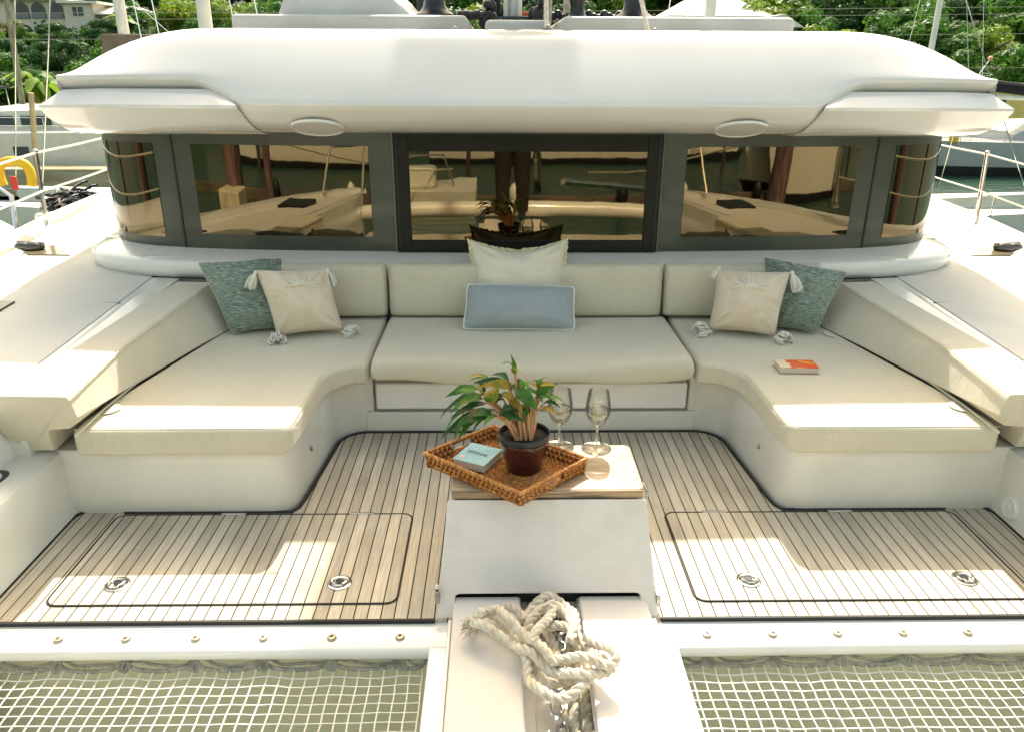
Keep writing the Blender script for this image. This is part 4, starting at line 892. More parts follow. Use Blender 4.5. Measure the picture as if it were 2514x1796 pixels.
# ================================================================== ROPE AND CHAIN
RP = {
'A': (.135, [(-.276,2.171),(-.238,2.139),(-.188,2.103),(-.14,2.073),(-.116,2.032),(-.081,2.009),(-.04,1.965),(-.003,1.937),(.038,1.916),(.094,1.91),(.143,1.93),(.177,1.951)]),
'B': (.165, [(-.245,2.170),(-.23,2.19),(-.188,2.202),(-.167,2.158),(-.139,2.12),(-.099,2.078),(-.065,2.031),(-.043,1.992),(-.014,1.953),(.025,1.963),(.068,1.958),(.105,1.941),(.143,1.935),(.178,1.94),(.186,1.967),(.159,2.006),(.131,2.035),(.098,2.064)]),
'B2': (.10, [(-.264,2.163),(-.282,2.213),(-.249,2.251),(-.206,2.238),(-.163,2.193),(-.122,2.137),(-.082,2.089)]),
'C': (.10, [(-.21,2.235),(-.18,2.265),(-.158,2.292),(-.119,2.258),(-.094,2.218),(-.075,2.271),(-.043,2.311),(-.001,2.338),(.038,2.324),(.07,2.282),(.083,2.236),(.084,2.178),(.082,2.135)]),
'D': (.145, [(-.027,2.213),(.009,2.233),(.045,2.206),(.066,2.161),(.068,2.112),(.05,2.05)]),
'E': (.11, [(-.02,2.25),(-.026,2.283),(-.051,2.23),(-.078,2.18),(-.097,2.137),(-.106,2.089),(-.1,2.032),(-.092,1.987),(-.091,1.944),(-.077,1.903),(-.053,1.867),(-.02,1.852),(.022,1.856),(.062,1.876),(.092,1.911),(.107,1.942),(.104,1.985),(.092,2.024)]),
'F': (.17, [(.004,2.20),(-.004,2.175),(-.032,2.119),(-.059,2.066),(-.077,2.02)]),
'G': (.085, [(-.072,2.025),(-.062,1.981),(-.024,1.949),(.018,1.938),(.057,1.943),(.092,1.974)]),
'H': (.13, [(-.017,2.155),(.024,2.142),(.059,2.117),(.094,2.087),(.115,2.041),(.13,1.996),(.16,1.974)]),
'I': (.08, [(-.023,2.178),(-.005,2.129),(.008,2.088),(.017,2.041)])}
rp = MB()
for k, (z, pts) in RP.items():
    n = len(pts); rope(rp, [(x, y, z+.012*sin(i*1.7+z*90)) for i, (x, y) in enumerate(pts)], .0172, pitch=.09, n=8)
rnd = random.Random(4)
for k in range(60):  # frayed end
    an = rnd.uniform(0, 2*pi); p = Vector((-.275+.012*cos(an), 2.175+.014*sin(an), .12+.012*sin(an))); d_ = Vector((-.7, -.25+rnd.uniform(-.5, .6), rnd.uniform(-.5, .3))); rp.tube([p, p+d_*.02, p+d_*rnd.uniform(.025, .05)+Vector((0, 0, -.01))], .0018, 4)
o = rp.build('coiled_rope', ROPE, None, fixn=False, loc=(0, 2.05, .052)); tag(o, 'thick cream rope in a loose knotted heap with a frayed end', 'rope')
rp = MB(); 
for x, pts in ((0, [(.085, 2.20, .03), (.075, 2.05, .0), (.056, 1.95, -.005), (.054, 1.86, -.02), (.056, 1.7, -.03), (.06, 1.3, -.05), (.05, .2, -.06)]), (1, [(.088, 2.2, .0), (.096, 1.98, .0), (.094, 1.88, -.01), (.095, 1.75, -.02), (.092, 1.3, -.04), (.09, .2, -.06)])):
    rope(rp, pts, .0185, pitch=.10, n=8)
o = rp.build('doubled_rope', ROPE2, None, fixn=False, loc=(.075, 1.7, -.08)); tag(o, 'two parallel brownish rope lines running down the slot beside the chain', 'rope')
def link(mb, c, d, up_, L=.030, W=.017, r=.0062):
    d = Vector(d).normalized(); s_ = d.cross(Vector(up_)).normalized(); pts = []
    for k in range(16):
        a = 2*pi*k/16; pts.append(Vector(c)+d*(cos(a)*L*.42+math.copysign(L*.28, cos(a)))+s_*sin(a)*W)
    mb.tube(pts, r, 6, closed=True)
ch = empty('anchor_chain', (.01, 1.8, -.085), 'shiny galvanised anchor chain lying in the slot under the rope heap', 'chain')
pth = spline([(.03, 2.40, -.03), (.03, 2.30, .02), (.03, 2.18, .03), (.02, 2.05, .02), (.0, 1.95, .005), (.012, 1.88, -.01), (.018, 1.8, -.03), (.02, 1.7, -.05), (.01, 1.3, -.07), (.01, .6, -.08)], 30)
acc = 0; k = 0; last = pth[0]
for a, b in zip(pth[:-1], pth[1:]):
    acc += (b-a).length
    if acc > .040:
        acc = 0; mb = MB(); link(mb, b, b-a, (0, 0, 1) if k % 2 else (1, 0, .25)); mb.build('chain_link', GALV, ch); k += 1
# ================================================================== PHOTOGRAPHER (mirrored in the centre window)
ph = empty('person', (.0, -.24, .052), 'person in dark clothes holding up a camera, mirrored in the centre window', 'person')
def skinned(name, V, E_, rad, M, parent, lv=2):
    me = bpy.data.meshes.new(name); me.from_pydata([Vector(v)-Vector((0, -.24, .052)) for v in V], E_, []); o = bpy.data.objects.new(name, me); COL.objects.link(o); o.parent = parent
    md = o.modifiers.new('skin', 'SKIN'); md.use_smooth_shade = True
    for i, r in enumerate(rad): me.skin_vertices[0].data[i].radius = (r, r) if not isinstance(r, tuple) else r
    me.skin_vertices[0].data[0].use_root = True
    sb_ = o.modifiers.new('sub', 'SUBSURF'); sb_.levels = lv; sb_.render_levels = lv; me.materials.append(M); return o
SKIN = mat('skin', (.42, .25, .17), rough=.5)
Vb = [(0, -.26, 1.02), (0, -.26, 1.25), (0, -.25, 1.50), (0, -.24, 1.62), (0, -.22, 1.72), (0, -.20, 1.80), (0, -.19, 1.92),
      (-.11, -.26, .97), (-.12, -.24, .56), (-.12, -.28, .14), (-.12, -.17, .085), (.11, -.26, .97), (.12, -.24, .56), (.12, -.28, .14), (.12, -.17, .085),
      (-.20, -.24, 1.58), (-.30, -.20, 1.36), (-.13, -.10, 1.70), (.20, -.24, 1.58), (.30, -.20, 1.36), (.02, -.10, 1.68), (-.155, -.085, 1.76), (.0, -.085, 1.74)]
Eb = [(0,1),(1,2),(2,3),(3,4),(4,5),(5,6),(0,7),(7,8),(8,9),(9,10),(0,11),(11,12),(12,13),(13,14),(3,15),(15,16),(16,17),(3,18),(18,19),(19,20),(17,21),(20,22)]
rb_b = [(.17, .12), (.15, .11), (.18, .12), (.15, .1), .06, .085, .10, .11, .075, .05, .045, .11, .075, .05, .045, .075, .055, .036, .075, .055, .036, .035, .035]
body = skinned('body', Vb, Eb, rb_b, mat('dark_clothes', (.025, .02, .02), rough=.9), ph)
tr = MB()
for sx in (-1, 1): tr.tube([(sx*.10, -.26, 1.04), (sx*.118, -.25, .75), (sx*.122, -.24, .56), (sx*.125, -.27, .17)], .1, 14, rf=lambda q: .125-.05*q)
tr.build('trousers', mat('dark_trousers', (.022, .018, .014), rough=.9), ph)
hd = MB().ball((0, -.19, 1.93), .115, 10, (.82, 1, 1.2)); hd.build('face', SKIN, ph); MB().ball((0, -.215, 1.97), .122, 10, (.88, 1, 1.1)).build('hair', mat('dark_hair', (.015, .01, .008), rough=.7), ph)
for sx, cx in ((-1, -.16), (1, .005)):
    hn = MB(); 
    for k in range(4): hn.tube([(cx+sx*.0, -.10, 1.80-.022*k), (cx-sx*.012*-1, -.078, 1.80-.022*k), (cx-sx*.035, -.075, 1.80-.022*k+.002)], .0095, 6)
    hn.tube([(cx, -.10, 1.745), (cx-sx*.02, -.11, 1.765), (cx-sx*.035, -.115, 1.785)], .0105, 6); hn.ball((cx, -.10, 1.775), .032, 6, (.7, .7, 1.3)); hn.build('hand', SKIN, ph)
cm = MB().box(-.145, -.01, -.135, -.085, 1.72, 1.81).build('hand_camera', BLK, ph, bevel=.006); cm.parent = None; cm.location = Vector((-.0775, -.11, 1.72)); cm.data.transform(Matrix.Translation(Vector((0, -.24, .052))-Vector((-.0775, -.11, 1.72)))); tag(cm, 'small black camera held up by the person mirrored in the centre window', 'camera')
# ================================================================== SETTING: water, shore, hill
def nodewater():
    M = mat('sea_water', (.018, .060, .042), rough=.06, spec=.5, ior=1.33); n = M.node_tree.nodes; l = M.node_tree.links; p = n['Principled BSDF']
    tc = n['Texture Coordinate']; mp = n['Mapping']; mp.inputs['Scale'].default_value = (.9, 2.2, 1)
    h = None
    for sc_, st_, d in ((1.6, .55, .10), (6.0, .45, .035)):
        q = n.new('ShaderNodeTexNoise'); q.inputs['Scale'].default_value = sc_; q.inputs['Detail'].default_value = 4; q.inputs['Distortion'].default_value = .5
        l.new(mp.outputs[0], q.inputs['Vector']); b = n.new('ShaderNodeBump'); b.inputs['Strength'].default_value = st_; b.inputs['Distance'].default_value = d*2
        l.new(q.outputs['Fac'], b.inputs['Height'])
        if h: l.new(h, b.inputs['Normal'])
        h = b.outputs[0]
    l.new(h, p.inputs['Normal'])
    return M
MB().add([(-600, -600, -2), (600, -600, -2), (600, 36, -2), (-600, 36, -2)], [(0, 1, 2, 3)]).build('water', nodewater(), None, smooth=False)
tag(bpy.data.objects['water'], kind='structure')
def hz(x, y):
    b = -1.15+.17*max(0, y-46)+.05*max(0, y-90)
    return b+(.5*sin(x*.13+y*.07)+.35*sin(x*.31-y*.11))*sm(46, 56, y)
rows = [[(x, y, hz(x, y)) for x in range(-260, 261, 6)] for y in [34.2, 36, 40, 46, 50, 55, 60, 66, 74, 84, 96, 110, 130, 160, 200]]
tag(MB().grid(rows).build('hillside', mat('hill_soil', (.022, .032, .010), rough=1, var=.5, vscale=.4), None), kind='structure')
rows = [[(x, y, -1.135) for x in (-260, -100, 0, 100, 260)] for y in (34.3, 46)]
tag(MB().grid(rows).build('shore_lawn', mat('dry_lawn', (.30, .27, .06), rough=1, var=.5, vscale=.6, base2=(.16, .19, .05)), None), kind='structure')
tag(MB().box(-260, 260, 33.6, 34.3, -2.6, -1.12).build('quay_wall', mat('quay_concrete', (.30, .27, .20), rough=.9, var=.4, vscale=1), None, smooth=False), 'low weathered concrete quay wall along the far shore', 'wall')
rows = [[(x, y, z+4*sin(x*.05)+2*sin(x*.17)) for x in range(-240, 241, 12)] for y, z in ((-70, -6), (-72, 2), (-85, 12), (-110, 24), (-140, 30))]
tag(MB().grid(rows).build('darkening_hill', mat('darkening_hill_green', (.03, .055, .018), rough=1, var=.6, vscale=.3), None), kind='structure')  # unseen hill behind the camera, added to darken what water and windows reflect
# ---- foliage
def crown(seed, rx, ry, rz, nb, per, ls, flat=.6):
    rnd = random.Random(seed); v = []; f = []
    blobs = []
    for k in range(nb):
        while True:
            p = Vector((rnd.uniform(-1, 1), rnd.uniform(-1, 1), rnd.uniform(-.75, 1)))
            if .25 < p.length < 1: break
        blobs.append((Vector((p.x*rx, p.y*ry, p.z*rz)), rnd.uniform(.26, .44)*min(rx, rz)*1.0))
    for c, r in blobs:
        for i in range(per):
            d = Vector((rnd.gauss(0, 1), rnd.gauss(0, 1), rnd.gauss(.25, 1))).normalized(); rr = r*rnd.uniform(.6, 1.12); p = c+Vector((d.x*rr*1.2, d.y*rr*1.2, d.z*rr*.8))
            n_ = (d*1.3+Vector((rnd.uniform(-.6, .6), rnd.uniform(-.6, .6), rnd.uniform(-.2, .6)))).normalized(); a = n_.orthogonal().normalized(); a = Matrix.Rotation(rnd.uniform(0, 6.28), 3, n_) @ a; b = n_.cross(a)
            s1 = ls*rnd.uniform(.6, 1.3); s2 = s1*flat; o = len(v)
            v += [p-a*s1, p-b*s2*.6+a*s1*.1, p+a*s1, p+b*s2*.6+a*s1*.1]; f.append((o, o+1, o+2, o+3))
    m_ = MB(); m_.v = [tuple(q) for q in v]; m_.f = f; return m_
LM = [leafmat('foliage_deep', (.010, .045, .010), (.045, .13, .022), (.10, .20, .03), tl=.45, vs=.6),
      leafmat('foliage_mid', (.035, .11, .016), (.10, .23, .03), (.20, .31, .04), tl=.5, vs=.7),
      leafmat('foliage_lime', (.10, .20, .02), (.24, .34, .04), (.38, .38, .05), tl=.5, vs=.7),
      leafmat('foliage_flame', (.06, .09, .015), (.18, .14, .03), (.38, .07, .02), tl=.35, vs=1.1)]
BARK = mat('tree_bark', (.12, .09, .06), rough=1, var=.5, vscale=3)
protos = {}
def tree_proto(kind, seed):
    rx, rz = (2.4, 1.9); ob = crown(seed, rx, rx*.9, rz, 22, 190, .20 if kind != 3 else .17)
    return ob
kinds = [(0, 11), (1, 12), (2, 13), (0, 14), (1, 15), (3, 16)]
meshes = []
for k, (kd, sd_) in enumerate(kinds):
    t = tree_proto(kd, sd_).build('crown', LM[kd], None, smooth=False, fixn=False); tm = t.data; bpy.data.objects.remove(t)
    b = MB(); rnd = random.Random(sd_); b.tube([(0, 0, -3.2), (.1, .05, -1.5), (.0, 0, -.4), (.1, 0, .6)], .2, 8, rf=lambda q: .24-.14*q)
    for j in range(6):
        a = j*1.05+rnd.random(); b.tube([(0, 0, -1.2+.2*j), (cos(a)*.8, sin(a)*.8, -.4+.2*j), (cos(a)*1.7, sin(a)*1.6, .1+.2*j)], .08, 5, rf=lambda q: .09*(1-q)+.02)
    q = b.build('trunk', BARK, None); qm = q.data; bpy.data.objects.remove(q); meshes.append((tm, qm))
def put_tree(k, x, y, z, sc_, rot, label, group, cat='tree', name='tree'):
    e = empty(name, (x, y, z), label, cat, group); e.rotation_euler = (0, 0, rot); e.scale = sc_
    for nm, me in zip(('crown', 'trunk'), meshes[k]):
        o = bpy.data.objects.new(nm, me); COL.objects.link(o); o.parent = e; o.location = (0, 0, 3.0)
desc = {0: 'dark green broadleaf tree', 1: 'mid green broadleaf tree', 2: 'yellow-green feathery tree', 3: 'dark green spreading tree', 4: 'bright green bushy tree', 5: 'tree flecked with red-orange blossom'}
rnd = random.Random(77); cnt = 0
sites = []
# left hill (seen beside and above the roof)
for x in range(-34, -9, 3): sites.append((x+rnd.uniform(-1, 1), rnd.uniform(47, 50), rnd.choice([0, 0, 3, 1, 1, 4]), rnd.uniform(.62, .85), 'L'))
for x in range(-38, -8, 4): sites.append((x+rnd.uniform(-1, 1), rnd.uniform(53, 57), rnd.choice([0, 1, 3, 4]), rnd.uniform(.55, .75), 'L'))
for x in range(-46, -6, 4): sites.append((x+rnd.uniform(-1, 1), rnd.uniform(62, 66), rnd.choice([0, 1, 1, 3]), rnd.uniform(.45, .55) if x < -24 else rnd.uniform(.75, .95), 'L'))
for x, y in ((-40, 49), (-45, 50), (-50, 48), (-44, 56), (-52, 58), (-60, 54), (-49, 65), (-58, 68), (-66, 62), (44, 50), (50, 55), (57, 52), (52, 64)): sites.append((x+rnd.uniform(-1, 1), y, rnd.choice([0, 1, 4, 3]), rnd.uniform(.9, 1.3), 'L' if x < 0 else 'R'))
sites += [(-25.3, 68, 2, .95, 'L'), (-22.2, 67, 2, 1.0, 'L'), (-19.5, 69, 2, .9, 'L'), (-41.8, 72.5, 5, .62, 'L'), (-39.6, 71, 4, .45, 'L'), (-31, 72, 1, .6, 'L'), (-43.5, 71, 2, .7, 'L')]
for x in range(-56, 0, 5): sites.append((x+rnd.uniform(-1, 1), rnd.uniform(84, 92), rnd.choice([0, 3, 5, 1, 0]), rnd.uniform(1.1, 1.5), 'L'))
for x in range(-15, 8, 5): sites.append((x+rnd.uniform(-1, 1), rnd.uniform(58, 66), rnd.choice([1, 2, 4, 0]), rnd.uniform(1.1, 1.3), 'C'))
for x in range(-10, 26, 5): sites.append((x+rnd.uniform(-1, 1), rnd.uniform(72, 80), rnd.choice([1, 2, 4, 0]), rnd.uniform(1.3, 1.7), 'C'))
for x in range(18, 40, 3): sites.append((x+rnd.uniform(-1, 1), rnd.uniform(47.5, 50), rnd.choice([1, 4, 2, 4, 2]), rnd.uniform(.7, .9), 'R'))
for x in range(17, 44, 4): sites.append((x+rnd.uniform(-1, 1), rnd.uniform(54, 58), rnd.choice([1, 2, 4, 4]), rnd.uniform(.85, 1.1), 'R'))
for x in range(19, 50, 4): sites.append((x+rnd.uniform(-1, 1), rnd.uniform(63, 68), rnd.choice([1, 0, 4, 2]), rnd.uniform(1.0, 1.3), 'R'))
for x in range(18, 60, 5): sites.append((x+rnd.uniform(-1, 1), rnd.uniform(76, 88), rnd.choice([0, 3, 1, 0]), rnd.uniform(1.3, 1.8), 'R'))
where = {'L': 'on the hillside to the left behind the boats', 'C': 'on the hill behind the mast', 'R': 'on the steep bank to the right above the grey boat'}
where = {'L': 'on the left hillside', 'C': 'behind the mast', 'R': 'on the right bank'}
ordn = ['first', 'second', 'third', 'fourth', 'fifth', 'sixth', 'seventh', 'eighth', 'ninth', 'tenth']
def trow(y): return 'front row' if y < 51 else 'second row' if y < 60 else 'third row' if y < 71 else 'back row'
for x, y, k, s_, w in sites:
    same = sorted(t[0] for t in sites if t[2] == k and t[4] == w and trow(t[1]) == trow(y)); nth = same.index(x)
    lab = ('%s %s %s from the left' % (ordn[nth], desc[k], where[w]) if len(same) > 1 else 'lone %s %s' % (desc[k], where[w]))+', '+trow(y)
    put_tree(k, x, y, hz(x, y)-.9*s_, (s_*1.1, s_*1.1, s_), rnd.uniform(0, 6), lab, 'trees on the hillside')
# understorey on the slope
u = MB(); rnd = random.Random(5); v = []; f = []
for i in range(46000):
    y = 46.5+46*rnd.random()**1.4; x = rnd.uniform(-1.0, 1.0)*y*1.1; z = hz(x, y)+rnd.uniform(.0, 1.5)*(.6+.6*mnoise.noise(Vector((x*.25, y*.25, 0))))
    n_ = Vector((rnd.uniform(-1, 1), rnd.uniform(-1, .6), rnd.uniform(.1, 1))).normalized(); a = n_.orthogonal().normalized(); b = n_.cross(a); s1 = rnd.uniform(.12, .30); o = len(v); p = Vector((x, y, z))
    v += [p-a*s1, p-b*s1*.5, p+a*s1, p+b*s1*.5]; f.append((o, o+1, o+2, o+3))
u.v = [tuple(q) for q in v]; u.f = f
tag(u.build('undergrowth', LM[0], None, smooth=False, fixn=False), 'dense green undergrowth covering the slope', 'undergrowth', kind='stuff')
# banana plants at the shore, left
def banana(x, y, z, seed, label, H=2.2):
    rnd = random.Random(seed); e = empty('banana_plant', (x, y, z), label, 'plant', 'banana plants by the shore')
    MB().tube([(x, y, z), (x+.05, y, z+H*.5)], .12, 8, rf=lambda q: .13-.05*q).build('trunk', mat('banana_stem', (.20, .20, .08), rough=.8, var=.4), e)
    for k in range(9):
        a = k*2*pi/9+rnd.uniform(-.2, .2); L_ = rnd.uniform(1.1, 1.7); b = Vector((x, y, z+H*.5)); m1 = b+Vector((cos(a)*L_*.35, sin(a)*L_*.35, L_*.65)); m2 = b+Vector((cos(a)*L_, sin(a)*L_, L_*rnd.uniform(.1, .5)))
        c = spline([b, m1, m2], 6); sd = Vector((-sin(a), cos(a), 0)); rows = []
        for i, p in enumerate(c):
            t = i/(len(c)-1); w = .27*sin(pi*min(1, t*.95+.04))**.7; rows.append([p-sd*w-Vector((0, 0, w*.35)), p, p+sd*w-Vector((0, 0, w*.35))])
        MB().grid(rows).build('leaf', LM[2] if k % 3 else LM[1], e, fixn=False)
banana(-22.5, 40.5, -1.1, 1, 'banana plant with yellow-green drooping leaves at the left picture edge', 2.4); banana(-20.6, 42, -1.1, 2, 'banana plant with upright green leaves right of the parked car', 2.6)
banana(-24.4, 43.5, -1.1, 3, 'banana plant with broad leaves directly behind the parked car', 3.0); banana(-29.0, 66, 2.4, 4, 'banana plant high on the slope under the white house', 3.6)
# ---- houses
WALLM = mat('house_stucco', (.66, .61, .50), rough=.9, var=.12, vscale=.8); ROOFM = mat('house_roof', (.78, .74, .66), rough=.8, var=.08); DKW = mat('dark_window', (.05, .06, .07), rough=.2, spec=.8); RAILM = mat('balcony_rail', (.20, .20, .22), rough=.7)
def arch(mb, x, z0, w, h, y, n=10):
    o = [(x-w/2, z0), (x+w/2, z0)]+[(x+w/2*cos(pi*i/n), z0+h-w/2+w/2*sin(pi*i/n)) for i in range(n+1)]
    N = len(o); mb.add([(a, y, b) for a, b in o]+[(a, y+.3, b) for a, b in o], [tuple(range(N)), tuple(range(N, 2*N))[::-1]]+[(i, (i+1) % N, N+(i+1) % N, N+i) for i in range(N)])
h1 = empty('villa', (-39, 80, 4), 'white two-storey villa with arched balconies and pale roofs up on the left hillside', 'house')
hb = MB(); hb.box(-46, -39.5, 78.6, 84, 3.0, 7.0); hb.box(-39.5, -36.9, 78, 84, 3.0, 6.75); hb.box(-37.2, -33.2, 78.8, 84, 3.0, 5.95); hb.build('wall', WALLM, h1, smooth=False)
rf_ = MB(); rf_.box(-46.4, -39.0, 78.0, 84.4, 7.0, 7.18); rf_.box(-39.9, -36.3, 77.6, 84.4, 6.75, 6.95)
rf_.add([(-37.8, 78.2, 5.95), (-32.6, 78.2, 5.95), (-32.6, 84.5, 5.95), (-37.8, 84.5, 5.95), (-36.2, 81.4, 6.75), (-34.4, 81.4, 6.75), (-37.8, 78.2, 5.85), (-32.6, 78.2, 5.85), (-32.6, 84.5, 5.85), (-37.8, 84.5, 5.85)], [(0,1,5,4), (1,2,5), (2,3,4,5), (3,0,4), (0,6,7,1), (1,7,8,2), (2,8,9,3), (3,9,6,0), (6,9,8,7)])
rf_.build('roof', ROOFM, h1, smooth=False)
for x, z0, w, h, y in ((-43.6, 5.5, 1.25, 1.35, 78.5), (-42.1, 5.5, 1.25, 1.35, 78.5), (-40.5, 5.5, 1.25, 1.35, 78.5), (-43.6, 3.7, 1.2, 1.3, 78.5), (-42.1, 3.7, 1.2, 1.3, 78.5), (-40.4, 3.7, 1.2, 1.3, 78.5), (-36.6, 4.5, .9, 1.15, 78.7), (-35.4, 4.5, .9, 1.15, 78.7), (-34.1, 4.5, .95, 1.2, 78.7)):
    a = MB(); arch(a, x, z0, w, h, y); wo = a.build('window', DKW, h1, smooth=False)
    MB().box(x-w/2, x+w/2, y-.08, y-.02, z0, z0+.42).build('balcony_rail', RAILM, wo, smooth=False)
wq = MB().box(-38.7, -37.8, 77.9, 78.1, 5.75, 6.45).build('window', DKW, h1, smooth=False); MB().box(-38.27, -38.22, 77.85, 77.9, 5.75, 6.45).build('mullion', ROOFM, wq, smooth=False)
h2 = empty('bungalow', (15, 62, 3), 'cream house with a white hipped roof on the hill right of the mast', 'house')
MB().box(12.6, 18.5, 60.4, 66, 1.5, 5.15).build('wall', WALLM, h2, smooth=False)
MB().add([(11.7, 59.6, 5.1), (19.2, 59.6, 5.1), (19.2, 66.8, 5.1), (11.7, 66.8, 5.1), (14.2, 63, 6.6), (17, 63, 6.6), (11.7, 59.6, 5.0), (19.2, 59.6, 5.0), (19.2, 66.8, 5.0), (11.7, 66.8, 5.0)], [(0,1,5,4), (1,2,5), (2,3,4,5), (3,0,4), (0,6,7,1), (1,7,8,2), (2,8,9,3), (3,9,6,0), (6,9,8,7)]).build('roof', ROOFM, h2, smooth=False)
for x in (13.3, 15.6, 17.5):
    w_ = MB().box(x-.42, x+.42, 60.3, 60.45, 4.3, 4.85).build('window', DKW, h2, smooth=False); MB().box(x-.03, x+.03, 60.25, 60.3, 4.3, 4.85).build('mullion', ROOFM, w_, smooth=False)
h3 = empty('shed', (18, 55, 3), 'small grey building with a white lean-to roof below the cream house', 'shed')
MB().box(15.6, 19.4, 55, 58, .5, 4.15).build('wall', mat('grey_render', (.22, .22, .20), rough=.9, var=.2), h3, smooth=False)
MB().add([(14.6, 54.3, 4.15), (19.6, 54.3, 4.15), (18.2, 54.3, 4.95), (14.6, 58.5, 4.15), (19.6, 58.5, 4.15), (18.2, 58.5, 4.95)], [(0,1,2), (3,5,4), (0,2,5,3), (1,4,5,2), (0,3,4,1)]).build('roof', ROOFM, h3, smooth=False)
h4 = empty('boathouse', (22.5, 38, 0), 'low yellow shed with dark windows on the quay behind the grey boat', 'shed')
MB().box(19.5, 26, 37, 41, -1.13, .95).build('wall', mat('yellow_render', (.52, .46, .16), rough=.9, var=.15), h4, smooth=False); MB().box(19.2, 26.3, 36.6, 41.4, .95, 1.1).build('roof', mat('dark_tin', (.03, .03, .03), rough=.6), h4, smooth=False)
for x in (20.8, 22.6, 24.4):
    w_ = MB().box(x-.35, x+.35, 36.9, 37.02, -.1, .5).build('window', DKW, h4, smooth=False)
# ---- car, posts, fence
car = empty('parked_car', (-25.6, 44.5, -1.13), 'silver car parked nose-on under the trees at the far left shore', 'car')
prof = [(42.9, -.95), (42.85, -.72), (43.1, -.58), (43.5, -.50), (43.85, -.28), (44.6, -.20), (45.6, -.24), (46.0, -.5), (46.1, -.95)]
rows = [[(x*1.0-25.6, y, z if i in (0, 8) else z*(1)-abs(x)**3*.25) for i, (y, z) in enumerate(prof)] for x in (-.66, -.62, -.35, 0, .35, .62, .66)]
SILV = mat('silver_paint', (.45, .46, .45), rough=.25, metal=.4, coat=.6)
MB().grid(rows, caps=True).build('body', SILV, car, ang=50)
MB().add([(-26.05, 43.50, -.48), (-25.15, 43.50, -.48), (-25.22, 43.82, -.29), (-25.98, 43.82, -.29)], [(0,1,2,3)]).build('windscreen', DKW, car, smooth=False)
MB().box(-25.95, -25.25, 42.80, 42.88, -.80, -.68).build('grille', BLK, car, smooth=False)
for sx in (-.48, .48): MB().ball((-25.6+sx, 42.88, -.68), .09, 6, (1, .4, .7)).build('headlight', STEEL, car)
for sx in (-.6, .6):
    for yy in (43.4, 45.5):
        w_ = MB().tube([(-25.6+sx-.08, yy, -.97), (-25.6+sx+.08, yy, -.97)], .2, 16).build('wheel', BLACK, car)
def pole(name, pts, r, M, label, cat='post', group=None): o = MB().tube(pts, r, 10, rf=lambda q: r*(1-.15*q)).build(name, M, None, loc=pts[0]); return tag(o, label, cat, group)
WOODG = mat('weathered_pole', (.26, .24, .17), rough=1, var=.5, vscale=4, stretch=(4, 4, .6))
pole('utility_pole', [(-20.15, 34.6, -1.1), (-19.72, 34.6, 6)], .12, WOODG, 'grey weathered utility pole standing at the far left shore', 'pole')
pole('mooring_post', [(-11.9, 20, -2.3), (-11.42, 20, 1.2)], .075, mat('tan_post', (.50, .38, .22), rough=.9, var=.2), 'slim tan mooring post rising left of the coachroof tip', 'post')
fe = empty('fence', (-22, 35, -1.13), 'low cream picket fence on the quay at the far left', 'fence')
mb = MB(); mp_ = MB()
for k in range(70): mp_.box(-32+k*.2, -31.96+k*.2, 34.9, 34.94, -1.13, -.62)
mp_.build('pickets', mat('fence_cream', (.55, .52, .25), rough=.9), fe, smooth=False); mb.box(-32, -18, 34.86, 34.9, -.60, -.52); mb.build('top_rail', ROOFM, fe, smooth=False)
for k, (ya, yb, yy) in enumerate(((4.6, 4.9, 45), (4.3, 4.55, 45), (3.35, 3.55, 45), (1.75, 1.8, 45))):
    tag(MB().tube([(-40, yy, ya-.5), (5, yy, (ya+yb)/2-.25), (60, yy, yb+.4)], .012, 5).build('power_line', mat('pale_cable', (.35, .36, .32), rough=.7) if k == 0 else bpy.data.materials['pale_cable'], None, loc=(0, yy, ya)),
        ('topmost', 'second highest', 'third highest', 'lowest')[k]+' overhead cable crossing the green hillside', 'cable', 'overhead cables')
